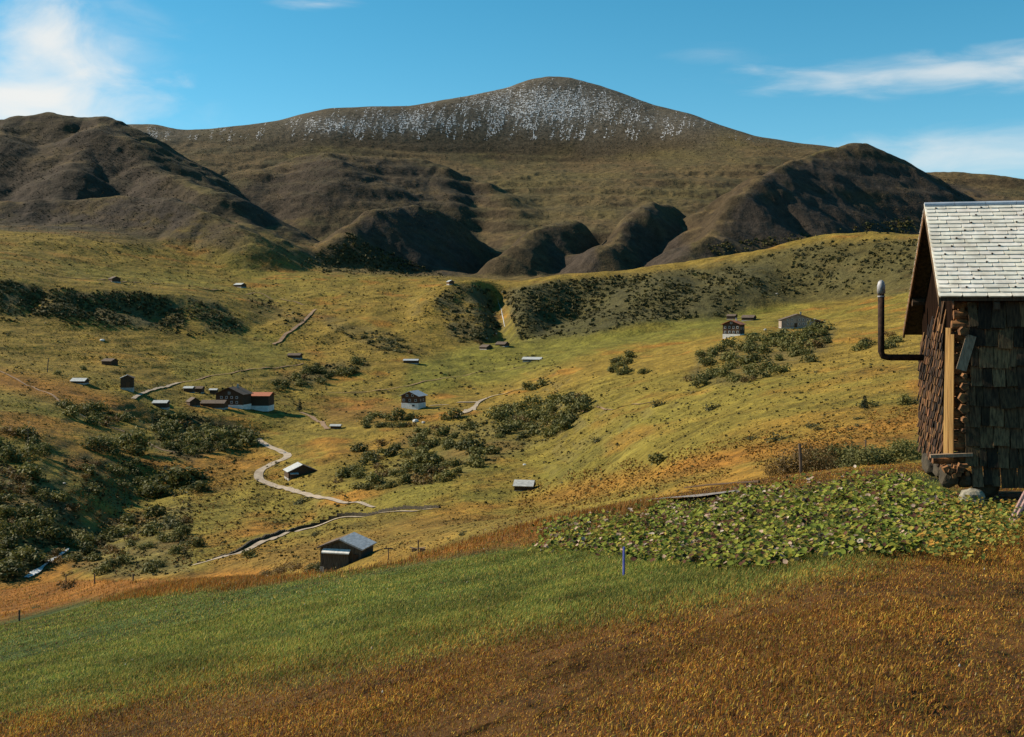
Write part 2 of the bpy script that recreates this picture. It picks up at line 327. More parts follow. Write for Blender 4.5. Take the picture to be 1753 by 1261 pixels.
# meadows greener on the valley flats, redder grass on chosen slopes
for p, c, k in (
    ([(270,600),(430,560),(520,600),(470,640),(320,660)], GREEN, 0.55),
    ([(680,680),(700,620),(900,560),(1250,525),(1420,515),(1250,560),(1000,610),(880,650)], GREEN, 0.8),
    ([(100,450),(350,470),(420,490),(300,490),(120,475)], GREEN, 0.5),
    ([(560,800),(1050,640),(1420,640),(1560,640),(1560,720),(1100,800),(700,880)], GREEN, 0.35),
    ([(-60,620),(120,650),(240,690),(280,730),(120,690),(-60,650)], ORANGE, 0.75),
    ([(120,780),(180,790),(170,815),(110,810)], RUST, 0.6),
    ([(280,700),(400,750),(260,850),(320,800)], ORANGE, 0.5),
    ([(330,790),(430,755),(480,790),(400,830),(330,850)], ORANGE, 0.45),
    ([(540,690),(690,690),(690,720),(560,725)], RUST, 0.45),
    ([(560,770),(720,740),(700,760),(560,790)], ORANGE, 0.45),
    ([(840,870),(1000,820),(1300,770),(1250,800),(950,860)], ORANGE, 0.55),
    ([(300,990),(640,880),(740,885),(900,885),(880,920),(620,960),(440,980)], np.array([0.15,0.10,0.022]), 0.7),
    ([(-60,1000),(120,990),(450,980),(440,1005),(150,1030),(0,1075),(-60,1075)], ORANGE, 0.9),
    ([(1100,860),(1560,790),(1570,730),(1400,760),(1150,840)], ORANGE, 0.45)):
    mixc(c, k * inpoly(p, 14, 30 if p[0][1] > 850 else 100, 1100))
# dark dwarf-shrub heath on steep and chosen slopes
heath_polys = [
    ([(-60,480),(20,480),(90,505),(160,500),(190,500),(250,500),(310,525),(320,560),(220,560),(150,545),(60,545),(-60,520)], 0.9),
    ([(320,510),(370,515),(420,565),(360,565)], 0.75),
    ([(420,500),(500,530),(540,545),(520,560),(430,545)], 0.35),
    ([(540,540),(600,550),(690,580),(720,600),(660,605),(570,565)], 0.6),
    ([(745,515),(775,488),(835,492),(860,560),(830,590),(770,575)], 0.85),
    ([(860,500),(960,480),(1100,468),(1250,450),(1330,450),(1320,500),(1240,540),(1120,550),(1000,572),(890,580)], 0.9),
    ([(1300,440),(1400,412),(1570,408),(2040,396),(2040,450),(1570,470),(1400,500),(1330,510)], 0.45),
    ([(520,450),(590,395),(640,420),(760,470),(560,470)], 0.55),
    ([(0,790),(110,830),(140,900),(210,930),(120,960),(30,1000),(-60,1000),(-60,780)], 0.65),
    ([(180,890),(330,860),(330,980),(200,990),(120,970)], 0.55),
    ([(260,710),(340,710),(430,740),(330,790),(270,770)], 0.85),
    ([(460,650),(620,610),(640,630),(520,660)], 0.75),
    ([(620,840),(700,740),(1010,680),(950,750),(780,820)], 0.45),
    ([(1170,650),(1200,600),(1430,560),(1420,600),(1260,660)], 0.6)]
for p, k in heath_polys:
    mixc(HEATH * 1.25, k * inpoly(p, 9, 120, 1480) * sstep(-1.0, 0.15, nC + nB))
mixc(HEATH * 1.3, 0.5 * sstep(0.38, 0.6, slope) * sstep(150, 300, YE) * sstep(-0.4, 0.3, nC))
big = fbm(X2 + 0.0, Y2 * 0.5 + Z * 1.2, 60, 4, 201); fine = fbm(X2, Y2 * 0.35 + Z * 0.6, 16, 3, 202)
# mountain: brown alpine turf, streaked, darker heath, rock and patchy snow near the top
mt = sstep(1120, 1420, YE + 60 * nA); mixc(BROWN, 0.9 * mt); mixc(GREEN * 0.7, 0.25 * mt * sstep(0.0, 0.5, nA + 0.5 * nP))
mixc(HEATH, 0.65 * mt * sstep(-0.25, 0.35, big + 0.4 * fine))
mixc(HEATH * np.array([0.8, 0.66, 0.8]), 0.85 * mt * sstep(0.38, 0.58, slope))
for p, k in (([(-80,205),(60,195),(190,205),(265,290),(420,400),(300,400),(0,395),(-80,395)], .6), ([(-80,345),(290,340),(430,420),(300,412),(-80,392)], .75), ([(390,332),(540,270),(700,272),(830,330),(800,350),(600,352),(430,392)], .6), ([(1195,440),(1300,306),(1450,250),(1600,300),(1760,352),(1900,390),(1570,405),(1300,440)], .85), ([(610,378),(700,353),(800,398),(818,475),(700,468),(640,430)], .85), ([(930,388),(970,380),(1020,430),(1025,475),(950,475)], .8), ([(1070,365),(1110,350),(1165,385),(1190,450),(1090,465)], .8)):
    mixc(np.array([0.043, 0.032, 0.024]), k * inpoly(p, 26 if p[0][0] < 0 else 9, 1100, 2300, 22) * sstep(-0.9, 0.2, big + 0.5 * nC))  # dwarf-shrub cover, with the shade of the dark faces put into its colour
mixc(np.array([0.125, 0.092, 0.034]), 0.38 * inpoly([(830,300),(1000,250),(1290,262),(1200,335),(1150,400),(1030,385),(860,372)], 22, 1500, 2700, 14) * sstep(-0.5, 0.5, nA + nP))
mixc(np.array([0.060, 0.053, 0.020]), 0.80 * inpoly([(870,490),(1100,472),(1200,458),(1300,436),(1400,416),(1570,410),(2040,398),(2040,480),(1570,505),(1320,520),(1240,540),(1120,550),(1000,572),(890,578)], 8, 700, 1060, 8))  # ridge face: grazing shade painted into the olive heath colour
hi = sstep(270, 215, VT + 14 * nP) * sstep(1700, 2100, YE); mixc(TUNDRA, 0.65 * hi)
streak = fbm(X2 * 1.0, Y2 * 0.22, 20, 3, 211)
sn_zone = np.maximum.reduce([np.exp(-(((UU - 940) / 150) ** 2 + ((VT - 180) / 42) ** 2)), 0.80 * np.exp(-(((UU - 700) / 110) ** 2 + ((VT - 207) / 20) ** 2)), 0.85 * np.exp(-(((UU - 580) / 80) ** 2 + ((VT - 213) / 16) ** 2)), 0.6 * np.exp(-(((UU - 265) / 45) ** 2 + ((VT - 232) / 12) ** 2)), 0.5 * np.exp(-(((UU - 1130) / 130) ** 2 + ((VT - 205) / 20) ** 2))])
mixc(ROCKC, 0.45 * hi * sn_zone)
SNW = (0.8 * sn_zone * sstep(1900, 2200, YE)).astype(np.float32)
# foreground: lawn-green mowing strip between rusty dry grass
up_edge = np.interp(UU, [-300, 0, 150, 430, 560, 700, 850, 930, 1050, 1150, 1300, 1450, 1570, 1650, 1753, 2050], [1075, 1066, 1028, 1003, 985, 962, 940, 935, 955, 960, 900, 870, 840, 860, 880, 880])
lo_edge = np.interp(UU, [-300, 0, 200, 400, 560, 700, 850, 1000, 1150, 1300, 1450, 1600, 1753, 2050], [1225, 1212, 1192, 1160, 1135, 1108, 1072, 1045, 1015, 985, 955, 915, 885, 860])
def near_zone(u, v, nz):
    up = np.interp(u, [-300, 0, 150, 430, 560, 700, 850, 930, 1050, 1150, 1300, 1450, 1570, 1650, 1753, 2050], [1075, 1066, 1028, 1003, 985, 962, 940, 928, 925, 900, 850, 830, 815, 840, 870, 880])
    lo = np.interp(u, [-300, 0, 200, 400, 560, 700, 850, 1000, 1150, 1300, 1450, 1600, 1753, 2050], [1225, 1212, 1192, 1160, 1135, 1108, 1075, 1052, 1030, 1008, 975, 930, 890, 860])
    return sstep(-14, 12, v - up + 10 * nz) * (1 - sstep(-58, 48, v - lo + 42 * nz))
fgz = (1 - sstep(1.0, 1.12, YE / np.maximum(YA, 20)[ci][None, :]))
nz1 = fbm(X2, Y2, 2.4, 3, 401); gz = near_zone(UU, VT, nz1)
mixc(np.array([0.062, 0.030, 0.010]), fgz * 0.9); mixc(np.array([0.045, 0.065, 0.014]), fgz * gz)
mixc(ORANGE * 0.8, fgz * sstep(6, -14, VT - up_edge) * (1 - sstep(880, 1080, UU)) * 0.9)
A *= (1 + 0.22 * nC[..., None] + 0.12 * nB[..., None]); A = np.clip(A, 0.008, 0.9)

idx = np.arange(nR * nT).reshape(nR, nT)
q = np.stack([idx[:-1, :-1], idx[:-1, 1:], idx[1:, 1:], idx[1:, :-1]], -1).reshape(-1, 4)
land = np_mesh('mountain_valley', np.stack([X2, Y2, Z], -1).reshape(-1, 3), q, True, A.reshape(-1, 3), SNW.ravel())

# ------------------------------------------------------------------ materials
def new_mat(name):
    m = bpy.data.materials.new(name); m.use_nodes = True; t = m.node_tree
    return m, t, t.nodes['Principled BSDF']
def ground_material():
    m, t, b = new_mat('turf'); b.inputs['Roughness'].default_value = 0.95; b.inputs['Specular IOR Level'].default_value = 0.1
    at = N(t, 'ShaderNodeAttribute', attribute_name='tint'); geo = N(t, 'ShaderNodeNewGeometry')
    def noise(s, d):
        n = N(t, 'ShaderNodeTexNoise'); n.inputs['Scale'].default_value = s; n.inputs['Detail'].default_value = d; n.inputs['Roughness'].default_value = 0.65
        t.links.new(geo.outputs['Position'], n.inputs['Vector']); return n.outputs[0]
    n1, n2, n3 = noise(0.09, 6), noise(0.6, 5), noise(5.0, 3)
    s = N(t, 'ShaderNodeMath', operation='MULTIPLY_ADD'); s.inputs[1].default_value = 1.0
    t.links.new(n1, s.inputs[0]); t.links.new(n2, s.inputs[2])
    mr = N(t, 'ShaderNodeMapRange'); mr.inputs[1].default_value = 0.7; mr.inputs[2].default_value = 1.3; mr.inputs[3].default_value = 0.40; mr.inputs[4].default_value = 1.6
    t.links.new(s.outputs[0], mr.inputs[0])
    mx = N(t, 'ShaderNodeMix', data_type='RGBA', blend_type='MULTIPLY'); mx.inputs[0].default_value = 1
    t.links.new(at.outputs['Color'], mx.inputs['A']); t.links.new(mr.outputs[0], mx.inputs['B'])
    # snow lying in thin patches near the top, where the weight in the alpha is high
    sm = N(t, 'ShaderNodeMapping'); sm.inputs['Scale'].default_value = (0.12, 0.06, 0.30); t.links.new(geo.outputs['Position'], sm.inputs[0])
    sn = N(t, 'ShaderNodeTexNoise'); sn.inputs['Scale'].default_value = 1.0; sn.inputs['Detail'].default_value = 3; sn.inputs['Roughness'].default_value = 0.7; t.links.new(sm.outputs[0], sn.inputs['Vector'])
    sa = N(t, 'ShaderNodeMath', operation='MULTIPLY_ADD'); sa.inputs[1].default_value = 0.22; t.links.new(at.outputs['Alpha'], sa.inputs[0]); t.links.new(sn.outputs[0], sa.inputs[2])
    sr = N(t, 'ShaderNodeMapRange'); sr.inputs[1].default_value = 0.70; sr.inputs[2].default_value = 0.80; t.links.new(sa.outputs[0], sr.inputs[0])
    smx = N(t, 'ShaderNodeMix', data_type='RGBA'); smx.inputs['B'].default_value = (0.72, 0.70, 0.68, 1)
    sg = N(t, 'ShaderNodeMath', operation='MULTIPLY'); sg.use_clamp = True; sg.inputs[1].default_value = 5.0; t.links.new(at.outputs['Alpha'], sg.inputs[0])
    sg2 = N(t, 'ShaderNodeMath', operation='MULTIPLY'); t.links.new(sg.outputs[0], sg2.inputs[0]); t.links.new(sr.outputs[0], sg2.inputs[1]); t.links.new(sg2.outputs[0], smx.inputs[0]); t.links.new(mx.outputs['Result'], smx.inputs['A'])
    t.links.new(smx.outputs['Result'], b.inputs['Base Color'])
    b1 = N(t, 'ShaderNodeBump'); b1.inputs['Strength'].default_value = 0.8; b1.inputs['Distance'].default_value = 4.0; t.links.new(n1, b1.inputs['Height'])
    b2 = N(t, 'ShaderNodeBump'); b2.inputs['Strength'].default_value = 0.7; b2.inputs['Distance'].default_value = 0.5; t.links.new(n2, b2.inputs['Height']); t.links.new(b1.outputs[0], b2.inputs['Normal'])
    t.links.new(b2.outputs[0], b.inputs['Normal'])
    return m
def mottled(name, c1, c2, scale=8, rough=0.85, bump=0.3, bdist=0.02, stretch=(1, 1, 1), spec=0.25, detail=5, lo=0.35, hi=0.65, perobj=0.0):
    m, t, b = new_mat(name); b.inputs['Roughness'].default_value = rough; b.inputs['Specular IOR Level'].default_value = spec
    tcn = N(t, 'ShaderNodeTexCoord'); mp = N(t, 'ShaderNodeMapping'); mp.inputs['Scale'].default_value = stretch
    t.links.new(tcn.outputs['Object'], mp.inputs[0])
    n = N(t, 'ShaderNodeTexNoise'); n.inputs['Scale'].default_value = scale; n.inputs['Detail'].default_value = detail; n.inputs['Roughness'].default_value = 0.6
    t.links.new(mp.outputs[0], n.inputs['Vector'])
    mr = N(t, 'ShaderNodeMapRange'); mr.inputs[1].default_value = lo; mr.inputs[2].default_value = hi; t.links.new(n.outputs[0], mr.inputs[0])
    mx = N(t, 'ShaderNodeMix', data_type='RGBA'); mx.inputs['A'].default_value = (*c1, 1); mx.inputs['B'].default_value = (*c2, 1)
    t.links.new(mr.outputs[0], mx.inputs[0]); out = mx.outputs['Result']
    if perobj:
        at = N(t, 'ShaderNodeAttribute', attribute_name='tint')
        m2 = N(t, 'ShaderNodeMix', data_type='RGBA', blend_type='MULTIPLY'); m2.inputs[0].default_value = perobj
        t.links.new(out, m2.inputs['A']); t.links.new(at.outputs['Color'], m2.inputs['B']); out = m2.outputs['Result']
    t.links.new(out, b.inputs['Base Color'])
    if bump:
        bp = N(t, 'ShaderNodeBump'); bp.inputs['Strength'].default_value = bump; bp.inputs['Distance'].default_value = bdist
        t.links.new(n.outputs[0], bp.inputs['Height']); t.links.new(bp.outputs[0], b.inputs['Normal'])
    return m
def foliage(name, dark, light, trans=0.25):
    m, t, b = new_mat(name); b.inputs['Roughness'].default_value = 0.7; b.inputs['Specular IOR Level'].default_value = 0.25
    oi = N(t, 'ShaderNodeObjectInfo'); at = N(t, 'ShaderNodeAttribute', attribute_name='tint')
    sep = N(t, 'ShaderNodeSeparateColor'); t.links.new(at.outputs['Color'], sep.inputs[0])
    a = N(t, 'ShaderNodeMath', operation='MULTIPLY_ADD'); a.inputs[1].default_value = 0.45; t.links.new(oi.outputs['Random'], a.inputs[0])
    m0 = N(t, 'ShaderNodeMath', operation='MULTIPLY'); m0.inputs[1].default_value = 0.7; t.links.new(sep.outputs[0], m0.inputs[0]); t.links.new(m0.outputs[0], a.inputs[2])
    mx = N(t, 'ShaderNodeMix', data_type='RGBA'); mx.inputs['A'].default_value = (*dark, 1); mx.inputs['B'].default_value = (*light, 1)
    t.links.new(a.outputs[0], mx.inputs[0]); t.links.new(mx.outputs['Result'], b.inputs['Base Color'])
    tr = N(t, 'ShaderNodeBsdfTranslucent'); t.links.new(mx.outputs['Result'], tr.inputs[0])
    ms = N(t, 'ShaderNodeMixShader'); ms.inputs[0].default_value = trans
    t.links.new(b.outputs[0], ms.inputs[1]); t.links.new(tr.outputs[0], ms.inputs[2]); t.links.new(ms.outputs[0], t.nodes['Material Output'].inputs[0])
    return m
def tinted(name, rough=0.85, trans=0.3, spec=0.2):
    m, t, b = new_mat(name); b.inputs['Roughness'].default_value = rough; b.inputs['Specular IOR Level'].default_value = spec
    at = N(t, 'ShaderNodeAttribute', attribute_name='tint'); t.links.new(at.outputs['Color'], b.inputs['Base Color'])
    if trans:
        tr = N(t, 'ShaderNodeBsdfTranslucent'); t.links.new(at.outputs['Color'], tr.inputs[0])
        ms = N(t, 'ShaderNodeMixShader'); ms.inputs[0].default_value = trans
        t.links.new(b.outputs[0], ms.inputs[1]); t.links.new(tr.outputs[0], ms.inputs[2]); t.links.new(ms.outputs[0], t.nodes['Material Output'].inputs[0])
    return m
M = dict(
    turf=ground_material(),
    dark_wood=mottled('weathered_dark_wood', (0.026, 0.016, 0.009), (0.105, 0.060, 0.032), 3.0, 0.85, 0.5, 0.03, (6, 6, 0.5)),
    grey_wood=mottled('grey_weathered_wood', (0.030, 0.026, 0.018), (0.12, 0.10, 0.075), 3.0, 0.85, 0.5, 0.03, (6, 6, 0.5)),
    pale_roof=mottled('bright_sheet_roof', (0.55, 0.53, 0.48), (0.78, 0.76, 0.70), 1.2, 0.5, 0.2, 0.02, (3, 1, 1), 0.4),
    gable_shade=mottled('roof_shade_wood', (0.005, 0.003, 0.002), (0.020, 0.010, 0.006), 3.0, 1.0, 0.5, 0.03, (6, 6, 0.5), 0.02),  # dark board colour that carries the roof's shade
    brown_wood=mottled('sun_browned_wood', (0.05, 0.025, 0.012), (0.15, 0.075, 0.035), 3.0, 0.85, 0.5, 0.03, (6, 6, 0.5)),
    log=mottled('log_wood', (0.035, 0.016, 0.008), (0.27, 0.12, 0.04), 9.0, 0.8, 0.6, 0.02, (1, 1, 1)),
    red_shingle=mottled('red_brown_shingle', (0.018, 0.009, 0.004), (0.19, 0.088, 0.030), 7.0, 0.85, 0.5, 0.02, (2, 2, 0.6), perobj=1.0),
    grey_shingle=mottled('grey_larch_shingle', (0.032, 0.019, 0.010), (0.165, 0.100, 0.050), 9.0, 0.85, 0.6, 0.015, (4, 4, 0.5), perobj=1.0),
    board=mottled('fresh_larch_board', (0.20, 0.095, 0.028), (0.50, 0.29, 0.09), 6.0, 0.75, 0.6, 0.01, (14, 14, 0.3)),
    bleached=mottled('bleached_board', (0.16, 0.105, 0.062), (0.34, 0.23, 0.145), 6.0, 0.8, 0.4, 0.01, (12, 12, 0.4)),
    slate=mottled('pale_stone_slab', (0.60, 0.535, 0.45), (0.84, 0.77, 0.665), 5.0, 0.42, 0.25, 0.01, (1, 1, 1), 0.5, perobj=1.0),
    zinc=mottled('zinc_sheet', (0.30, 0.33, 0.37), (0.45, 0.48, 0.52), 4.0, 0.35, 0.1, 0.01, (1, 1, 1), 0.5),
    iron=mottled('sooty_pipe', (0.012, 0.008, 0.006), (0.055, 0.030, 0.020), 12.0, 0.85, 0.4, 0.005, (1, 1, 1), 0.1),
    cap=mottled('galvanised_cap', (0.12, 0.11, 0.11), (0.45, 0.43, 0.43), 10.0, 0.6, 0.1, 0.005, (1, 1, 1), 0.5),
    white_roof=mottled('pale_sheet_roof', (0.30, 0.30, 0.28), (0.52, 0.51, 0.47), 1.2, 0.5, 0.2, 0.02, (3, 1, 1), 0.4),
    grey_roof=mottled('blue_grey_roof', (0.26, 0.27, 0.275), (0.46, 0.465, 0.465), 1.5, 0.5, 0.2, 0.02, (3, 1, 1), 0.4),
    red_roof=mottled('orange_tile_roof', (0.30, 0.095, 0.045), (0.46, 0.17, 0.085), 1.5, 0.7, 0.3, 0.03, (2, 2, 1)),
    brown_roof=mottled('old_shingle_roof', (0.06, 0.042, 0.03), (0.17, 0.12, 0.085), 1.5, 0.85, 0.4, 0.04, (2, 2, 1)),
    plaster=mottled('white_plaster', (0.62, 0.59, 0.53), (0.80, 0.77, 0.71), 1.0, 0.9, 0.2, 0.02),
    grey_plaster=mottled('grey_plaster', (0.20, 0.15, 0.115), (0.34, 0.27, 0.21), 0.8, 0.9, 0.2, 0.02),
    stone=mottled('field_stone', (0.20, 0.19, 0.17), (0.44, 0.42, 0.38), 3.5, 0.9, 0.8, 0.05),
    dark_stone=mottled('dark_mottled_stone', (0.018, 0.015, 0.010), (0.075, 0.058, 0.036), 2.5, 0.95, 0.9, 0.08),  # dark mottled stone of the bank wall and foundation stones
    glass=mottled('window_pane', (0.02, 0.025, 0.03), (0.05, 0.06, 0.07), 2.0, 0.1, 0, 0, (1, 1, 1), 0.5),
    frame=mottled('white_window_frame', (0.55, 0.54, 0.5), (0.7, 0.69, 0.65), 4.0, 0.7, 0, 0),
    gravel=mottled('dirt_road', (0.27, 0.21, 0.155), (0.42, 0.34, 0.25), 0.5, 0.95, 0.4, 0.05, (1, 1, 1), 0.05),
    earth=mottled('earth_path', (0.17, 0.10, 0.055), (0.30, 0.19, 0.11), 0.6, 0.95, 0.4, 0.05),
    water=mottled('white_water', (0.22, 0.22, 0.21), (0.80, 0.79, 0.77), 2.2, 0.6, 0.6, 0.1, (1, 1, 1), 0.2),
    leafA=foliage('alder_leaf', (0.028, 0.036, 0.010), (0.165, 0.150, 0.036)),
    leafB=foliage('juniper_leaf', (0.024, 0.030, 0.011), (0.115, 0.105, 0.034)),
    leafC=foliage('autumn_leaf', (0.050, 0.036, 0.012), (0.18, 0.105, 0.028)),
    needle=foliage('spruce_needle', (0.010, 0.018, 0.007), (0.030, 0.042, 0.014), 0.1),
    stemw=mottled('bark', (0.04, 0.03, 0.022), (0.11, 0.085, 0.06), 12, 0.9, 0.4, 0.01),
    blade=tinted('grass_blade', 0.75, 0.35), bigleaf=tinted('broad_leaf', 0.8, 0.2, 0.12), heath=tinted('heath_leaf', 0.85, 0.15),
    grey_gravel=mottled('grey_gravel', (0.10, 0.085, 0.075), (0.34, 0.30, 0.27), 14, 0.95, 0.8, 0.02, (1, 1, 1), 0.05),
    boulder=mottled('lichen_boulder', (0.13, 0.115, 0.085), (0.34, 0.30, 0.22), 9, 0.95, 0.8, 0.02, (1, 1, 1), 0.05),
    blue=mottled('blue_paint', (0.10, 0.11, 0.42), (0.16, 0.18, 0.55), 8, 0.5, 0.1, 0.005),
    snow=mottled('old_snow', (0.50, 0.48, 0.46), (0.74, 0.71, 0.69), 0.3, 0.7, 0.2, 0.1),
    pole=mottled('pole_wood', (0.05, 0.035, 0.025), (0.14, 0.10, 0.07), 5, 0.85, 0.3, 0.01, (5, 5, 0.5)),
    pinkpole=mottled('peeled_pole', (0.22, 0.12, 0.10), (0.42, 0.26, 0.22), 6, 0.75, 0.3, 0.01, (6, 6, 0.5)),
)
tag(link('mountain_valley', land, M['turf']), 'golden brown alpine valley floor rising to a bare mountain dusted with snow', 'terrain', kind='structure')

# ------------------------------------------------------------------ geometry collectors
class MB:
    def __init__(s): s.v = []; s.f = []; s.c = []
    def quad_box(s, c8, tint=(1, 1, 1)):
        b = len(s.v); s.v += [tuple(p) for p in c8]; s.c += [tint] * 8
        for f in ((0,3,2,1),(4,5,6,7),(0,1,5,4),(1,2,6,5),(2,3,7,6),(3,0,4,7)): s.f.append(tuple(b+i for i in f))
    def box(s, c, d, rot=None, tint=(1, 1, 1)):
        hx, hy, hz = d[0]/2, d[1]/2, d[2]/2
        P = [Vector(p) for p in ((-hx,-hy,-hz),(hx,-hy,-hz),(hx,hy,-hz),(-hx,hy,-hz),(-hx,-hy,hz),(hx,-hy,hz),(hx,hy,hz),(-hx,hy,hz))]
        if rot is not None: P = [rot @ p for p in P]
        s.quad_box([p + Vector(c) for p in P], tint)
    def tube(s, pts, rad, n=8, tint=(1, 1, 1), cap=True):
        pts = [Vector(p) for p in pts]; rings = []
        rad = rad if isinstance(rad, (list, tuple)) else [rad] * len(pts)
        for i, p in enumerate(pts):
            d = (pts[min(i+1, len(pts)-1)] - pts[max(i-1, 0)]).normalized()
            a = d.orthogonal().normalized() if i == 0 else (a - d * a.dot(d)).normalized()
            bb = d.cross(a); base = len(s.v)
            for k in range(n):
                an = 2*math.pi*k/n; s.v.append(tuple(p + (a*math.cos(an) + bb*math.sin(an)) * rad[i])); s.c.append(tint)
            rings.append(base)
        for r0, r1 in zip(rings, rings[1:]):
            for k in range(n): s.f.append((r0+k, r0+(k+1) % n, r1+(k+1) % n, r1+k))
        if cap: s.f.append(tuple(rings[0]+k for k in reversed(range(n)))); s.f.append(tuple(rings[-1]+k for k in range(n)))
    def prism(s, poly, ex, tint=(1, 1, 1)):
        """extrude polygon (list of 3D points) along ex"""
        b = len(s.v); n = len(poly); ex = Vector(ex)
        s.v += [tuple(Vector(p)) for p in poly] + [tuple(Vector(p) + ex) for p in poly]; s.c += [tint] * (2*n)
        s.f.append(tuple(b+i for i in range(n))); s.f.append(tuple(b+n+i for i in reversed(range(n))))
        for i in range(n): s.f.append((b+i, b+n+i, b+n+(i+1) % n, b+(i+1) % n))
    def build(s, name, mat, parent=None, bevel=0, smooth=False):
        me = bpy.data.meshes.new(name); me.from_pydata(s.v, [], s.f)
        at = me.color_attributes.new('tint', 'FLOAT_COLOR', 'POINT')
        at.data.foreach_set('color', np.array([(*c, 1) for c in s.c], np.float32).ravel())
        bm = bmesh.new(); bm.from_mesh(me); bmesh.ops.recalc_face_normals(bm, faces=bm.faces)
        if bevel: bmesh.ops.bevel(bm, geom=list(bm.edges), offset=bevel, segments=1, affect='EDGES', clamp_overlap=True)
        bm.to_mesh(me); bm.free()
        if smooth: me.polygons.foreach_set('use_smooth', np.ones(len(me.polygons), bool))
        return link(name, me, mat, parent)

def leaf_mesh(name, n, lumps, leaf, seed, aspect=0.6, up=0.3):
    """many small leaf faces through the volume of several lumps (cx,cy,cz,rx,ry,rz)"""
    r = np.random.default_rng(seed); L = np.array(lumps, float)
    wts = (L[:, 3] * L[:, 4] * L[:, 5]) ** 0.7; k = r.choice(len(L), n, p=wts / wts.sum())
    d = r.normal(size=(n, 3)); d /= np.linalg.norm(d, axis=1)[:, None]
    rad = r.random(n) ** 0.35 * (0.85 + 0.35 * r.random(n))
    p = L[k, :3] + d * L[k, 3:6] * rad[:, None]
    keep = p[:, 2] > 0.02; p = p[keep]; d = d[keep]; k = k[keep]; n = len(p)
    nrm = d * 0.8 + r.normal(size=(n, 3)) * 0.5 + np.array([0, 0, up]); nrm /= np.linalg.norm(nrm, axis=1)[:, None]
    t = np.cross(nrm, r.normal(size=(n, 3))); t /= np.linalg.norm(t, axis=1)[:, None]; b = np.cross(nrm, t)
    s = (leaf * (0.6 + 0.8 * r.random(n)))[:, None]
    V = np.stack([p - t*s, p - b*s*aspect, p + t*s, p + b*s*aspect], 1).reshape(-1, 3)
    tone = np.repeat(np.clip(0.5 * r.random(len(L))[k] + 0.6 * r.random(n), 0, 1), 4)
    return np_mesh(name, V, np.arange(4*n).reshape(n, 4), False, np.stack([tone]*3, 1))

# ------------------------------------------------------------------ roads, paths, streams (sheets just above the turf)
def strip(name, pts, width, mat, label, cat, lift=0.12, ymin=60, kind='structure', wob=0.25, across=5):
    P = [np.array(ground_at(u, v, ymin)[:2]) for u, v in pts]
    Q = []
    for a, b in zip(P, P[1:]):
        n = max(2, int(np.linalg.norm(b - a) / 1.5)); Q += [a + (b - a) * t for t in np.linspace(0, 1, n, endpoint=False)]
    Q.append(P[-1]); Q = np.array(Q)
    for _ in range(6): Q[1:-1] = 0.25 * Q[:-2] + 0.5 * Q[1:-1] + 0.25 * Q[2:]
    T = np.gradient(Q, axis=0); T /= np.linalg.norm(T, axis=1)[:, None] + 1e-9; Nn = np.stack([-T[:, 1], T[:, 0]], 1)
    ws = np.broadcast_to(np.asarray(width, float), (len(Q),)) if np.ndim(width) == 0 else np.interp(np.linspace(0, 1, len(Q)), np.linspace(0, 1, len(width)), width)
    wv = ws * (1 + wob * fbm(Q[:, 0], Q[:, 1], 6, 2, 9))
    s = np.linspace(-0.5, 0.5, across)
    XY = Q[:, None, :] + Nn[:, None, :] * (wv[:, None] * s[None, :])[..., None]
    z = H(XY[..., 0].ravel(), XY[..., 1].ravel()).reshape(XY.shape[:2])
    z = 0.5 * z + 0.5 * z.mean(axis=1, keepdims=True) + lift
    V = np.concatenate([XY, z[..., None]], -1).reshape(-1, 3)
    ii = np.arange(len(Q) * across).reshape(len(Q), across)
    q = np.stack([ii[:-1, :-1], ii[:-1, 1:], ii[1:, 1:], ii[1:, :-1]], -1).reshape(-1, 4)
    return tag(link(name, np_mesh(name, V, q, True), mat), label, cat, kind=kind), Q
strip('road', [(441,751),(447,757),(460,764),(478,771),(490,776),(494,782),(484,787),(466,793),(453,801),(442,810),(440,816),(452,825),(480,834),(520,845),(560,853),(600,861),(640,869)], [2.6,2.5,2.5,2.6,2.6,2.6,2.8,2.6,2.3,2.1,1.8,1.6,1.4,1.0], M['gravel'], 'pale dirt road winding in an S below the chalet and past the hut with the bright roof edge', 'road', 0.16, 150, wob=0.04)
strip('path', [(900,724),(1000,704),(1100,692),(1200,668)], 0.7, M['earth'], 'faint path across the upper golden slope', 'path', 0.12, 200)
strip('path', [(-20,628),(60,664),(130,706),(220,742),(300,775)], 0.9, M['earth'], 'faint path along the lower edge of the orange grass on the left slope', 'path', 0.15, 250)
strip('path', [(-20,452),(60,462),(140,477),(230,483),(330,490),(440,500),(520,522)], 1.4, M['earth'], 'faint path along the left plateau', 'path', 0.3, 690)
strip('path', [(560,672),(650,668),(720,655),(800,642),(900,628)], 1.0, M['earth'], 'faint bank line crossing the flat meadow behind the white based house', 'path', 0.3, 560)
strip('road', [(735,695),(765,693),(800,690),(818,688)], 2.0, M['gravel'], 'pale drive running to the white based house', 'road', 0.3, 480)
strip('road', [(778,716),(800,705),(814,695),(826,684),(842,678),(870,672),(900,664),(925,657)], [2.5,3,3.4,3,2.2,1.8,1.6,1.4], M['gravel'], 'pale dirt road climbing behind the bushy slope', 'road', 0.35, 440)
strip('path', [(540,530),(525,545),(505,562),(485,577),(468,590)], 2.2, M['earth'], 'reddish earth path slanting across the middle slope', 'path', 0.5, 600)
strip('path', [(228,683),(245,673),(262,668),(290,660),(308,655)], 1.8, M['gravel'], 'pale path leading from the tall dark barn', 'path', 0.3, 380)
strip('path', [(308,655),(350,646),(400,638),(450,630),(520,622)], 1.0, M['earth'], 'narrow worn path crossing the green meadow behind the chalet', 'path', 0.25, 400)
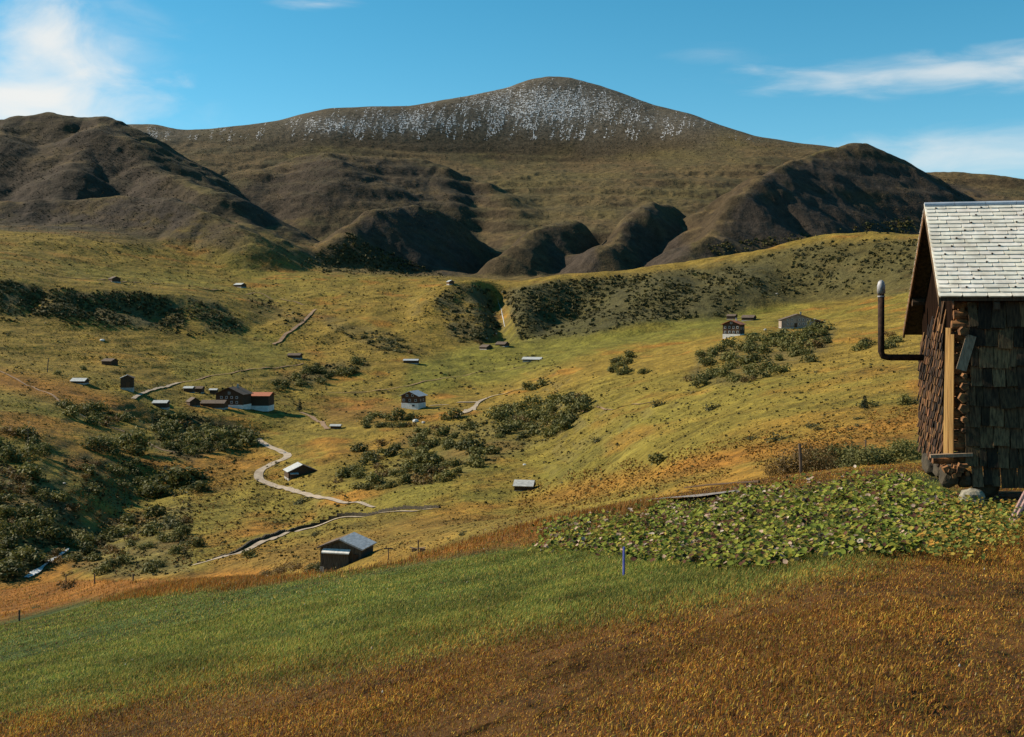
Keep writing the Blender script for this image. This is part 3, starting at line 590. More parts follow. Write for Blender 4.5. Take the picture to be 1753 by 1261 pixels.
_, track = strip('path', [(330,968),(380,956),(430,939),(470,921),(520,904),(560,893),(610,884),(660,878),(700,875),(740,872)], [1.3,1.3,1.2,1.0,0.7,0.4], M['gravel'], 'narrow pale track beneath the dark bank beyond the meadow', 'path', 0.16, 125)
strip('stream', [(45,990),(62,983),(72,972),(80,965),(92,958),(100,953),(118,940)], [0.8,1.6,0.4,1.0,0.4,0.8,0.3], M['water'], 'white water of the small stream in the shaded gully', 'stream', 0.22, 175)
strip('stream', [(852,512),(856,524),(859,536),(862,550),(864,560)], [0.1,0.35,0.2,0.45,0.2], M['water'], 'thin white cascade in the cleft between two dark mounds', 'stream', 0.5, 780)
strip('stream', [(560,735),(545,722),(530,712),(515,706)], 2.0, M['earth'], 'bare stream bed below the chalet', 'stream', 0.3, 440)

# the dark bank wall along the track
def wall_along(Q, h0, th, name, label, cat, mat, group=None):
    mb = MB(); n = len(Q); r = np.random.default_rng(3)
    T = np.gradient(Q, axis=0); T /= np.linalg.norm(T, axis=1)[:, None] + 1e-9; Nn = np.stack([-T[:, 1], T[:, 0]], 1); Nn *= np.sign(Nn[:, 1])[:, None]
    B = Q + Nn * 1.5
    for i in range(0, n - 1):
        t = i / (n - 1); hh = h0 * (0.45 + 0.55 * math.sin(math.pi * min(1, t * 0.9)) ** 0.6) * (0.85 + 0.3 * r.random())
        a, b = B[i], B[i+1]; c = (a + b) / 2; z = float(H(c[0], c[1])[0]); L = np.linalg.norm(b - a) * 1.04
        mb.box((c[0], c[1], z + hh/2 - 0.3), (L, th, hh + 0.6), Matrix.Rotation(math.atan2(b[1]-a[1], b[0]-a[0]), 3, 'Z') @ Matrix.Rotation(R(-10), 3, 'X'))
    o = mb.build(name, mat); return tag(o, label, cat, group)
wall_along(track, 0.55, 0.5, 'dry_stone_wall', 'long dark dry stone bank along the upper edge of the narrow track', 'wall', M['dark_stone'])

strip('gravel_bed', [(1172, 852), (1215, 848), (1275, 842)], 2.6, M['grey_gravel'], 'grey gravel bed behind the leafy patch', 'gravel', 0.06, 22, wob=0.2)
x0, y0, z0 = ground_at(1172, 838, 22); x1, y1, z1 = ground_at(1300, 832, 22)
mb = MB(); mb.tube([(0, 0, 0.12), ((x1-x0)*.5, (y1-y0)*.5, (z1-z0)*.5 + 0.16), (x1-x0, y1-y0, z1-z0 + 0.12)], 0.035, 8)
o = mb.build('rail', M['dark_wood']); o.location = (x0, y0, z0); tag(o, 'dark rail lying along the top of the grey gravel behind the leafy patch', 'rail')
# ------------------------------------------------------------------ buildings
def building(name, label, cat, uv, wid, length, h, pitch, yaw, wall='dark_wood', roof='brown_roof', base=0.0, base_mat='stone', over=0.4, ymin=60, windows=(), door=None, chimney=False, lean=None, sink=1.2, roof2=None, group=None, dz=0.0, win_frame=True, stage=None):
    """gable house; the ridge runs along local y, the gable looks down local -y.  windows: (face, along, height, w, h)"""
    x, y, z = ground_at(uv[0], uv[1], ymin)
    t = empty(name, (x, y, z + dz), R(yaw)); tag(t, label, cat, group)
    hw, hl = wid/2, length/2; rise = hw * math.tan(R(pitch)); z0 = base
    if base or sink:
        mb = MB(); mb.box((0, 0, (base - sink)/2), (wid + 0.06, length + 0.06, base + sink)); mb.build('foundation', M[base_mat], t)
    mb = MB(); pf = [(-hw,-hl,z0),(hw,-hl,z0),(hw,-hl,z0+h),(0,-hl,z0+h+rise),(-hw,-hl,z0+h)]
    mb.prism(pf, (0, length, 0)); mb.build('wall', M[wall], t)
    c, s = math.cos(R(pitch)), math.sin(R(pitch)); Lr = hw / c + over; th = 0.16
    for sgn in (-1, 1):
        mb = MB(); top = Vector((0, 0, z0 + h + rise + 0.03)); ed = Vector((sgn * Lr * c, 0, z0 + h + rise + 0.03 - Lr * s)); nn = Vector((sgn * s, 0, c)) * th
        mb.prism([top + Vector((0, -hl-over, 0)), ed + Vector((0, -hl-over, 0)), ed + nn + Vector((0, -hl-over, 0)), top + Vector((0, -hl-over, th / c))], (0, length + 2*over, 0))
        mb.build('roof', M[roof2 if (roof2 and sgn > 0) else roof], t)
    for wdw in windows:
        face, al, zz, ww, hh = wdw
        fr = MB(); gl = MB(); P = {'f': ((al, -hl-0.03, zz), 0), 'b': ((al, hl+0.03, zz), 0), 'l': ((-hw-0.03, al, zz), 90), 'r': ((hw+0.03, al, zz), 90)}[face]
        rot = Matrix.Rotation(R(P[1]), 3, 'Z'); pos = Vector(P[0]); out = {'f': Vector((0,-1,0)), 'b': Vector((0,1,0)), 'l': Vector((-1,0,0)), 'r': Vector((1,0,0))}[face]
        b = 0.13
        fr.box(pos, (ww, 0.10, hh), rot)
        w_ = fr.build('window', M['frame' if win_frame else wall], t)
        gl.box(pos + out * 0.045, (ww - 2*b, 0.05, hh - 2*b), rot); gl.build('pane', M['glass'], w_)
    if door:
        face, al, dw, dh = door; mb = MB(); P = {'f': ((al, -hl-0.03, z0+dh/2), 0), 'l': ((-hw-0.03, al, z0+dh/2), 90), 'r': ((hw+0.03, al, z0+dh/2), 90)}[face]
        mb.box(P[0], (dw, 0.1, dh), Matrix.Rotation(R(P[1]), 3, 'Z')); mb.build('door', M['brown_wood' if wall == 'dark_wood' else 'dark_wood'], t)
    if chimney:
        mb = MB(); mb.box((hw*0.25, hl*0.2, z0+h+rise+0.3), (0.7, 0.7, 1.7)); mb.box((hw*0.25, hl*0.2, z0+h+rise+1.2), (0.9, 0.9, 0.14)); mb.build('chimney', M['stone'], t)
    if lean:   # (x0, x1, projection, height at wall, drop, material): lean-to roof on the gable front
        x0, x1, pr, hz, dp, mt_ = lean; mb = MB()
        mb.prism([(x0, -hl-0.02, hz), (x0, -hl-pr, hz-dp), (x0, -hl-pr, hz-dp+0.12), (x0, -hl-0.02, hz+0.12)], (x1-x0, 0, 0)); mb.build('porch_roof', M[mt_], t)
        mb = MB(); mb.prism([(x0+0.15, -hl, -sink), (x0+0.15, -hl-pr+0.3, -sink), (x0+0.15, -hl-pr+0.3, hz-dp-0.02), (x0+0.15, -hl, hz-0.02)], (x1-x0-0.3, 0, 0)); mb.build('porch_wall', M[wall], t)
    return t
# near barn just beyond the meadow
t = building('barn', 'dark plank barn with blue grey roof and pale porch roof beyond the green meadow', 'barn', (594,963), 4.6, 3.6, 2.0, 21, -14, 'grey_wood', 'brown_roof', roof2='grey_roof', over=0.28, ymin=112, sink=1.5, lean=(-1.95, 1.15, 0.55, 1.85, 0.32, 'pale_roof'), door=('f', 1.7, 0.6, 1.5), dz=-0.15)
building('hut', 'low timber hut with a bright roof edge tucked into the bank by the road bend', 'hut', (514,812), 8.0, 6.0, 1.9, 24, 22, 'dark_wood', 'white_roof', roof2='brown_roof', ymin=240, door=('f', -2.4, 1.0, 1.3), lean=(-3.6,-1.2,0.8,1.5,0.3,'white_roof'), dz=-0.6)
building('hut', 'small hut with a pale slab roof alone on the near golden slope', 'hut', (898,838), 2.7, 3.6, 0.9, 32, 78, 'dark_wood', 'white_roof', ymin=150, over=0.25)
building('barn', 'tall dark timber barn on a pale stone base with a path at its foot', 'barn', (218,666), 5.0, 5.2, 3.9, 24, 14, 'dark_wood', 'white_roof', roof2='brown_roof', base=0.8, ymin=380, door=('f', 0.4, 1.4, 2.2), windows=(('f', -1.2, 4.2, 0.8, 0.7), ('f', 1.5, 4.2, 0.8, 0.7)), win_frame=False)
building('shed', 'low shed with a long pale roof dug into the orange slope', 'shed', (137,655), 4.0, 5.6, 0.8, 26, 82, 'dark_wood', 'white_roof', ymin=360)
building('hut', 'dark ruined looking hut standing alone above the tall barn', 'hut', (188,624), 5.2, 5.5, 2.2, 22, 70, 'dark_wood', 'brown_roof', ymin=380, door=('r', 0, 1, 1.6), dz=-0.4)
building('shed', 'small dark shed with a pale roof strip below the two pale roofed sheds', 'shed', (276,697), 4.0, 5.4, 1.9, 22, 88, 'dark_wood', 'white_roof', ymin=400, door=('r', 0.5, 1.2, 1.4))
building('shed', 'pale roofed shed on the left of a joined pair on the green meadow', 'shed', (324,671), 3.2, 4.0, 1.9, 22, 84, 'dark_wood', 'white_roof', ymin=420, door=('r', 0.4, 1.0, 1.4))
building('shed', 'grey brown shed on the right of a joined pair on the green meadow', 'shed', (340,671), 3.6, 4.2, 1.8, 24, 84, 'brown_wood', 'brown_roof', ymin=420, door=('r', 0.4, 1.0, 1.4))
building('shed', 'smallest pale roofed shed between the joined pair and the red roofed chalet', 'shed', (366,674), 2.6, 3.2, 1.9, 20, 86, 'dark_wood', 'white_roof', ymin=420, door=('r', 0.2, 0.9, 1.3))
building('hut', 'dark hut with a steep roof left of the long brown shed', 'hut', (331,694), 4.4, 4.0, 1.8, 34, 35, 'dark_wood', 'brown_roof', ymin=440, door=('f', 0, 1.0, 1.5))
building('shed', 'long low brown shed joined to the left end of the chalet', 'shed', (367,697), 6.0, 10.0, 1.9, 20, 86, 'brown_wood', 'brown_roof', ymin=440, door=('r', -2, 1.4, 1.7))
wins = tuple(('f', a, zz, 1.05, 1.05) for a in (-3.6, -1.2, 1.2, 3.6) for zz in (2.3, 4.4)) + (('f', 0, 6.3, 1.0, 1.0),)
building('chalet', 'dark timber gabled chalet block with rows of small windows beside the red roof', 'chalet', (400,696), 12.5, 9.0, 4.7, 24, -12, 'dark_wood', 'brown_roof', base=1.2, base_mat='plaster', ymin=440, windows=wins, over=0.9, chimney=True)
wins = tuple(('r', a, zz, 1.0, 1.0) for a in (-4.8, -2.4, 0, 2.4, 4.8) for zz in (2.2, 4.0))
building('chalet', 'long chalet wing with an orange red roof over a white base', 'chalet', (440,698), 9.0, 13.0, 4.4, 15, 86, 'dark_wood', 'red_roof', base=1.3, base_mat='plaster', ymin=440, windows=wins, over=0.7)
wins = tuple(('f', a, zz, 1.1, 1.1) for a in (-3.0, 0, 3.0) for zz in (3.6,)) + (('f', -1.4, 5.8, 1.1, 1.0), ('f', 1.4, 5.8, 1.1, 1.0), ('r', -1.5, 3.6, 1.0, 1.0), ('r', 1.5, 3.6, 1.0, 1.0), ('f', 1.8, 1.2, 1.6, 1.0))
building('house', 'house with white lower storey and brown timber upper storey under a grey roof', 'house', (708,697), 8.6, 8.4, 3.4, 24, -20, 'brown_wood', 'grey_roof', base=2.3, base_mat='plaster', ymin=480, windows=wins, over=0.9, door=('f', -1.0, 1.0, 1.8))
building('shed', 'small white roofed shed in the hollow below the white based house', 'shed', (575,733), 2.8, 3.6, 1.0, 18, 86, 'brown_wood', 'white_roof', ymin=440)
building('hut', 'low dark hut with a thin pale ridge at the edge of the flat green meadow', 'hut', (704,621), 5.0, 8.5, 1.5, 16, 84, 'dark_wood', 'grey_roof', ymin=560, door=('r', 1, 1.1, 1.3))
building('hut', 'low hut with a long blue white roof out on the flat green meadow', 'hut', (912,617), 5.5, 11.0, 0.9, 22, 72, 'dark_wood', 'white_roof', ymin=560, over=0.6)
building('hut', 'dark low roofed hut at the foot of the brown mound, nearer the meadow', 'hut', (832,597), 6.0, 6.0, 1.2, 26, 50, 'dark_wood', 'brown_roof', ymin=640)
building('hut', 'dark low roofed hut at the foot of the cascade, right of the other', 'hut', (860,592), 6.2, 7.0, 1.2, 26, 60, 'dark_wood', 'brown_roof', ymin=640)
building('hut', 'dark hut with a rounded roof on the meadow above the chalet', 'hut', (505,612), 5.0, 7.5, 1.5, 24, 80, 'dark_wood', 'brown_roof', ymin=600)
building('hut', 'dark hut high on the left plateau with a brownish roof', 'hut', (196,482), 6.0, 6.5, 2.0, 26, 40, 'dark_wood', 'brown_roof', ymin=700)
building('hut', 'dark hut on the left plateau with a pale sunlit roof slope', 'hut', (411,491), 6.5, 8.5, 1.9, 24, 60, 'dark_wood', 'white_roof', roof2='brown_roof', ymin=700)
wins = tuple(('f', a, zz, 0.95, 1.1) for a in (-2.9, -0.9, 1.1, 3.0) for zz in (1.9, 4.1)) + (('f', 0, 6.2, 1.0, 1.0), ('r', -2, 3.6, 0.9, 1.0), ('r', 1.5, 3.6, 0.9, 1.0))
building('chalet', 'small dark timber chalet with an orange red roof on the right hand crest', 'chalet', (1256,575), 8.2, 7.5, 4.6, 22, -28, 'dark_wood', 'red_roof', base=1.0, base_mat='plaster', ymin=480, windows=wins, over=0.8, chimney=True)
wins = tuple(('f', a, zz, 0.9, 1.1) for a in (-5.2, -3.2, 0.6, 2.6, 4.6, 6.4) for zz in (1.8, 3.9))
t = building('house', 'large greyish plastered house with a broad low gable on the right hand crest', 'house', (1364,560), 17.0, 12.0, 3.9, 19, -6, 'grey_plaster', 'brown_roof', ymin=480, windows=wins, over=0.7, chimney=True, door=('f', -1.3, 1.4, 2.2))
mb = MB(); mb.prism([(8.55,-5.5,4.3),(13.5,-5.5,2.7),(13.5,-5.5,2.86),(8.55,-5.5,4.46)], (0, 8, 0)); mb.build('annex_roof', M['white_roof'], t)
mb = MB(); mb.prism([(8.55,-5.2,-1),(13.0,-5.2,-1),(13.0,-5.2,2.7),(8.55,-5.2,4.2)], (0, 7.4, 0)); mb.build('annex', M['brown_wood'], t)
building('hut', 'dark hut behind the small red roofed chalet, upper of two', 'hut', (1253,546), 5.0, 5.5, 2.0, 24, 60, 'dark_wood', 'brown_roof', ymin=640)
building('hut', 'dark hut behind the red roofed chalet with a long sloping roof', 'hut', (1282,548), 6.0, 7.5, 1.7, 26, 60, 'dark_wood', 'brown_roof', ymin=640)
building('hut', 'tiny dark hut beside the track high in the middle of the plateau', 'hut', (771,486), 4.5, 4.5, 1.9, 26, 30, 'brown_wood', 'white_roof', ymin=900)

# ------------------------------------------------------------------ the shingled hut at the right edge
PSI = R(12); hut_z = -2.62
hut = empty('log_hut', (6.58, 18.0, hut_z), -PSI)
tag(hut, 'weathered log hut clad in dark shingles under a bright stone slab roof', 'hut')
ZE, ZR, ZB = 2.908, 4.46, 2.34; YR, YB_ = 1.65, 4.6; LEN = 5.2
r = random.Random(5)
def slope_pt(y): return ZE + (ZR - ZE) * y / YR if y <= YR else ZR + (ZB - ZR) * (y - YR) / (YB_ - YR)
# roof deck (two slopes) under the slabs
for nm, ya, yb in (('roof_deck', 0.03, YR), ('roof_deck', YR, YB_)):
    mb = MB(); za, zb = slope_pt(ya), slope_pt(yb)
    mb.prism([(0.03, ya, za-0.09), (0.03, yb, zb-0.09), (0.03, yb, zb-0.015), (0.03, ya, za-0.015)], (LEN, 0, 0)); mb.build(nm, M['dark_wood'], hut)
# stone slabs, front slope
nrow = 23; L = math.hypot(YR, ZR - ZE); dirv = Vector((0, YR, ZR - ZE)).normalized(); nv = Vector((0, -(ZR - ZE), YR)).normalized()
mb = MB(); ex = L / nrow
for i in range(nrow):
    x = 0.0 - (0.17 if i % 2 else 0.0) - 0.02 * r.random()
    while x < LEN:
        wdt = 0.345 * r.uniform(0.93, 1.07); x0, x1 = max(x, -0.004 * r.random()), x + wdt - 0.010
        if x1 > 0.06:
            s0 = i * ex - 0.012 + r.uniform(-0.004, 0.004); s1 = s0 + ex * 1.75; lift = r.uniform(0, 0.004); g = r.uniform(0.86, 1.05)
            def P(xx, s, k): p = Vector((0, 0, ZE)) + dirv * s + nv * (k + lift); return (xx, p.y, p.z)
            cr = 0.018
            poly = [P(x0+cr, s0, 0.028), P(x1-cr, s0, 0.028), P(x1, s0+cr, 0.0275), P(x1, s1, 0.002), P(x0, s1, 0.002), P(x0, s0+cr, 0.0275)]
            mb.prism(poly, -nv * 0.024, (g * r.uniform(0.98, 1.02), g, g * r.uniform(0.93, 1.0)))
        x += wdt
mb.build('stone_slab_roofing', M['slate'], hut)
mb = MB()
dr_ = Vector((0, YB_ - YR, ZB - ZR)).normalized(); nr_ = Vector((0, -(ZB - ZR), YB_ - YR)).normalized(); Lb = math.hypot(YB_ - YR, ZB - ZR)
for i in range(20):
    x = -(0.2 if i % 2 else 0.0)
    while x < LEN:
        x0, x1 = max(x, 0), x + 0.39; s1 = Lb - i * Lb / 20 + 0.02; s0 = max(0.0, s1 - Lb / 20 * 1.6)
        q0 = Vector((0, YR, ZR)) + dr_ * s0; q1 = Vector((0, YR, ZR)) + dr_ * s1
        if x1 > x0 + 0.05: mb.prism([(x0, q0.y, q0.z), (x1, q0.y, q0.z), tuple(Vector((x1, q1.y, q1.z)) + nr_ * 0.025), tuple(Vector((x0, q1.y, q1.z)) + nr_ * 0.025)], nr_ * 0.012)
        x += 0.4
mb.build('rear_roofing', M['slate'], hut)
# iron snow hooks in slanting rows
hk = MB(); hk.tube([(0, 0, 0), tuple(nv * 0.012), tuple(nv * 0.020)], [0.017, 0.017, 0.010], 8)
hook = None
for i in range(1, nrow):
    for k in range(8):
        x = 0.30 + k * 0.72 - (i % 6) * 0.12 - 0.36 * ((i // 2) % 2)
        if i % 2 == 0 and 0.12 < x < 4.8:
            p = Vector((0, 0, ZE)) + dirv * (i * ex) + nv * 0.02; loc = (x + r.uniform(-.02, .02), p.y, p.z)
            if hook is None: hook = hk.build('roof_hook', M['iron'], hut); hook.location = loc
            else:
                h2 = hook.copy(); col.objects.link(h2); h2.location = loc
mb = MB()
for i in range(11): mb.tube([(i*0.48, YR, ZR+0.012), (i*0.48+0.474, YR, ZR+0.012)], 0.05, 10)
mb.build('ridge_cap', M['zinc'], hut)
# barge boards and rafters
for nm, ya, yb, mt_ in (('barge_board', YR, YB_+0.02, 'red_shingle'), ('barge_board', -0.0, YR, 'grey_shingle')):
    mb = MB(); za, zb = slope_pt(ya), slope_pt(min(yb, YB_)); mb.prism([(-0.005, ya, za-0.15), (-0.005, yb, zb-0.15), (-0.005, yb, zb-0.012), (-0.005, ya, za-0.012)], (0.032, 0, 0)); mb.build(nm, M[mt_], hut)
mb = MB()
for xx in (0.8, 1.7, 2.6, 3.5, 4.4): mb.prism([(xx, 0.04, ZE-0.19), (xx, YR, ZR-0.22), (xx, YR, ZR-0.10), (xx, 0.04, ZE-0.10)], (0.09, 0, 0))
mb.tube([(0.05, YR, ZR-0.22), (5.0, YR, ZR-0.22)], 0.09, 8); mb.tube([(0.04, 3.6, slope_pt(3.6)-0.19), (5.0, 3.6, slope_pt(3.6)-0.19)], 0.08, 8); mb.tube([(0.04, 0.32, slope_pt(.32)-0.22), (5.0, 0.32, slope_pt(.32)-0.22)], 0.085, 8)
mb.build('rafter', M['dark_wood'], hut)
# log walls with crossing ends
mbf, mbg = MB(), MB(); z = 0.42; i = 0
while z < 2.9:
    rad = r.uniform(0.078, 0.095); yy = 0.30 + r.uniform(-.012, .012); xx = 0.38 + r.uniform(-.012, .012)
    mbf.tube([(r.uniform(0.22, 0.27), yy, z), (1.2, yy, z), (5.0, yy, z)], [rad*0.95, rad, rad], 10)
    z += 0.085
    if z < slope_pt(0.2) - 0.25: mbg.tube([(xx, r.choice((0.0, 0.06, 0.17, 0.24, 0.24)) + r.uniform(-.03, .03), z), (xx, 1.2, z), (xx, 3.9, z)], [rad*r.uniform(0.35, 0.95), rad*r.uniform(.8, 1), rad], r.choice((5, 6, 7)))
    z += 0.085; i += 1
mbf.tube([(-0.05, 0.30, 0.36), (2, 0.30, 0.36), (5.0, 0.30, 0.36)], 0.06, 10)
mbf.build('front_log_wall', M['log'], hut); mbg.build('gable_log_wall', M['log'], hut)
# gable boards, coloured near black to deepen the shade beneath the roof
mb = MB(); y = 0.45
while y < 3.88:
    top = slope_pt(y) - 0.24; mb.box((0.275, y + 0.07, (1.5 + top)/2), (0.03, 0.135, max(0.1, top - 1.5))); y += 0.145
mb.build('gable_boarding', M['gable_shade'], hut)
mb = MB(); mb.box((2.8, 3.92, 1.35), (4.8, 0.08, 2.2)); mb.box((5.0, 2.1, 1.7), (0.08, 3.5, 2.7)); mb.build('back_wall', M['dark_wood'], hut)
# shingle cladding, gable side: small red brown shingles
mb = MB()
zrow = 0.12; k = 0
while zrow < 3.7:
    y = 1.02 + r.uniform(0, 0.10)
    while y < 3.98:
        wd = r.uniform(0.055, 0.13); top = min(slope_pt(min(y, 3.9)) - 0.25, 2.75 - 0.25*(y-1))
        if zrow + 0.15 < top and r.random() > 0.04:
            Ls = 0.34 * r.uniform(0.7, 1.25); lean_ = R(r.uniform(3, 15)); g = r.choice((0.1, 0.25, 0.5, 0.8, 1.25)) * r.uniform(.8, 1.2)
            mb.box((0.235 - r.uniform(0, .02), y + wd/2, zrow + Ls/2 - r.uniform(0, .04)), (0.016, wd - 0.008, Ls), Matrix.Rotation(lean_, 3, 'Y') @ Matrix.Rotation(R(r.uniform(-9, 9)), 3, 'X'), (g, g*r.uniform(.85, 1.1), g))
        y += wd
    zrow += 0.15; k += 1
mb.build('gable_shingles', M['red_shingle'], hut)
# front: large grey shingles
mb = MB(); zrow = 0.02
while zrow < 2.65:
    x = 0.44 + r.uniform(-0.06, 0.06)
    while x < 4.95:
        wd = r.uniform(0.10, 0.24); Ls = 0.46 * r.uniform(0.8, 1.12)
        if r.random() > 0.03:
            g = r.choice((0.3, 0.6, 0.9, 1.5)) * r.uniform(.8, 1.2) * (1.0 if zrow < 2.2 else 0.8)
            mb.box((x + wd/2, 0.165 - r.uniform(0, .02), zrow + Ls/2 - r.uniform(0, .05)), (wd - 0.008, 0.018, Ls), Matrix.Rotation(R(r.uniform(-12, -4)), 3, 'X') @ Matrix.Rotation(R(r.uniform(-4.5, 4.5)), 3, 'Y'), (g, g, g*r.uniform(.85, 1)))
        x += wd
    zrow += 0.305
mb.build('front_shingles', M['grey_shingle'], hut)
mb = MB(); mb.box((0.40, 0.03, 2.05), (0.15, 0.018, 0.56), Matrix.Rotation(R(17), 3, 'Y') @ Matrix.Rotation(R(-8), 3, 'X'), (1, 1, 1)); tag(mb.build('loose_shingle', M['bleached'], hut), 'bleached split shingle hanging askew')
mb = MB(); mb.box((0.16, 0.27, 1.42), (0.085, 0.035, 2.02), Matrix.Rotation(R(-38), 3, 'Z') @ Matrix.Rotation(R(1.2), 3, 'Y')); mb.box((0.215, 0.20, 1.36), (0.07, 0.03, 1.94), Matrix.Rotation(R(-34), 3, 'Z') @ Matrix.Rotation(R(0.4), 3, 'Y'), (.8,.8,.8)); tag(mb.build('corner_board', M['board'], hut), 'pale upright board covering the corner')
mb = MB(); mb.box((0.20, 0.16, 0.455), (0.62, 0.12, 0.05), Matrix.Rotation(R(-4), 3, 'Y')); tag(mb.build('sill_plank', M['bleached'], hut), 'bleached sill plank below the corner board')
# corner posts and stones below
def rock_mesh(name, sx, sy, sz, seed, n=3):
    bm = bmesh.new(); bmesh.ops.create_icosphere(bm, subdivisions=n, radius=1.0); rr = np.random.default_rng(seed); o = rr.random(3) * 50
    for v in bm.verts:
        p = v.co; k = 1 + 0.42 * (float(vnoise(np.array([p.x*1.3 + o[0] + p.z]), np.array([p.y*1.3 + o[1] - p.z]), seed)[0]) - 0.5) + 0.18 * (float(vnoise(np.array([p.x*4 + o[2]]), np.array([p.y*4 + p.z*4]), seed+1)[0]) - 0.5)
        q = p * k; m_ = max(abs(q.x), abs(q.y), abs(q.z)); q = q * (0.62 + 0.38 * (1 / max(m_, 0.3)) * 0.8)
        v.co = (q.x * sx, q.y * sy, q.z * sz)
    me = bpy.data.meshes.new(name); bm.to_mesh(me); bm.free(); return me
for i, (x, y, z, a, b_, c) in enumerate(((0.18, 0.25, 0.10, .15, .16, .17), (0.42, 0.28, 0.08, .14, .16, .15), (0.28, 0.9, 0.08, .16, .3, .17), (0.32, 1.9, 0.04, .17, .4, .2), (0.32, 3.0, 0.0, .18, .5, .24), (0.75, .42, -.05, .22, .2, .2), (2.4, .42, -.02, .3, .22, .25), (4.2, .42, -.02, .3, .22, .25))):
    o = link('foundation_stone', rock_mesh('foundation_stone', a, b_, c, 60 + i, 2), M['dark_stone'], hut); o.location = (x, y, z)
# firewood scraps below the sill
mb = MB()
for i in range(12): mb.box((0.12 + 0.025*i + r.uniform(-.02, .02), 0.08 + r.uniform(-.05, .05), 0.24 + r.uniform(-.08, .08)), (r.uniform(.05, .11), .3, r.uniform(.04, .09)), Matrix.Rotation(R(r.uniform(-30, 30)), 3, 'Y'))
tag(mb.build('firewood', M['log']), 'split firewood scraps piled under the sill at the corner of the shingled hut', 'firewood')
fw = bpy.data.objects['firewood']; fw.location = hut.location; fw.rotation_euler = hut.rotation_euler
# stove pipe
yp = 3.3; zp = 1.86
mb = MB(); mb.tube([(0.36, yp, zp), (-0.42, yp, zp), (-0.50, yp, zp+0.02), (-0.535, yp, zp+0.10), (-0.535, yp, zp+1.2)], 0.058, 14); sp = mb.build('stovepipe', M['iron'], hut, smooth=True)
mb = MB(); mb.tube([(-0.535, yp, zp+1.16), (-0.535, yp, zp+1.30), (-0.535, yp, zp+1.38), (-0.535, yp, zp+1.41)], [0.072, 0.072, 0.052, 0.02], 14); mb.build('pipe_cap', M['cap'], sp, smooth=True)
mb = MB(); mb.tube([(-0.535, yp, zp+1.10), (-0.535, yp, zp+1.125)], 0.066, 14); mb.build('pipe_collar', M['cap'], sp)
# boulder and leaning poles
x, y = 0.394 * 17.5, 17.5; o = link('boulder', rock_mesh('boulder', 0.19, 0.17, 0.17, 91), M['boulder']); o.location = (x, y, float(H(x, y)[0]) + 0.13); tag(o, 'pale flat topped boulder at the dark corner of the shingled hut', 'boulder')
for (ub, vb, ut, vt_, lab) in ((1727, 892, 1755, 842, 'pinkish peeled pole leaning on the hut, left of two'), (1731, 899, 1766, 836, 'pinkish peeled pole leaning on the hut, right and longer of two')):
    xb, yb, zb = ground_at(ub, vb, 12); yt = yb + 0.5; mb = MB(); mb.tube([(0, 0, -0.05), ((ut-CU)/F*yt - xb, 0.5, (HV-vt_)/F*yt - zb)], [0.032, 0.026], 8); o = mb.build('pole', M['pinkpole']); o.location = (xb, yb, zb); tag(o, lab, 'pole')

# ------------------------------------------------------------------ posts, poles, signs, loose stones
def post(name, u, v, hpx, rad, label, ymin, mat='pole', cross=None, tilt=0.0, group=None, cat='post'):
    x, y, z = ground_at(u, v, ymin); hh = hpx * y / F; rad = max(rad, 0.00045 * y)
    t = empty(name, (x, y, z)); tag(t, label, cat, group); mb = MB(); mb.tube([(0, 0, -0.4), (tilt*hh*0.5, 0, hh*0.5), (tilt*hh, 0, hh)], [rad, rad*0.95, rad*0.85], 8); mb.build('post', M[mat], t)
    if cross:
        for (zz, wd) in cross: mb = MB(); mb.box((tilt*hh, -rad, hh*zz), (wd, 0.09, 0.12)); mb.build('crossarm', M[mat], t)
    return t
post('utility_pole', 81, 637, 24, 0.16, 'dark utility pole beside a bush on the far left slope', 340, cat='pole', tilt=0.08)
post('utility_pole', 48, 768, 34, 0.10, 'thin utility pole with crossarms behind the dark bushes at the left', 240, cross=((0.93, 1.6), (0.82, 1.2)), cat='pole')
post('fence_post', 33, 1063, 19, 0.05, 'dark fence post alone at the edge of the orange grass', 25)
post('fence_post', 113, 1000, 16, 0.06, 'fence post beside the wire basket bush at the meadow crest', 60)
post('fence_post', 162, 999, 17, 0.06, 'fence post at the meadow crest below the bushy gully', 60)
post('fence_post', 228, 995, 13, 0.05, 'thin pale fence post at the meadow crest near the track', 60)
post('sign_post', 665, 958, 21, 0.05, 'thin wooden sign post with a crosspiece right of the barn', 100, cross=((0.92, 0.9),), cat='sign')
post('fence_post', 716, 949, 25, 0.07, 'dark post standing beside the pale boards right of the barn', 95)
post('fence_post', 1482, 782, 30, 0.04, 'thin dark post between the bushes left of the shingled hut', 40)
post('blue_upright', 1068, 986, 50, 0.014, 'thin blue upright in the green grass below the leafy patch', 12, 'blue')  # upright added in place of a likely print scratch
post('fence_post', 1372, 822, 52, 0.05, 'dark crooked stake among orange grass behind the leafy patch', 35, tilt=-0.06)
for du, lab in ((-8, 'pale weathered board lying left of the dark post'), (6, 'pale weathered board lying right of the dark post')):
    x, y, z = ground_at(716 + du, 944, 95); mb = MB(); mb.box((0, 0, 0.35), (0.75, 0.25, 0.06), Matrix.Rotation(R(12 if du < 0 else -8), 3, 'Y')); mb.box((0.05, 0.1, 0.12), (0.5, 0.2, 0.3)); o = mb.build('board', M['bleached']); o.location = (x, y, z); tag(o, lab, 'board')
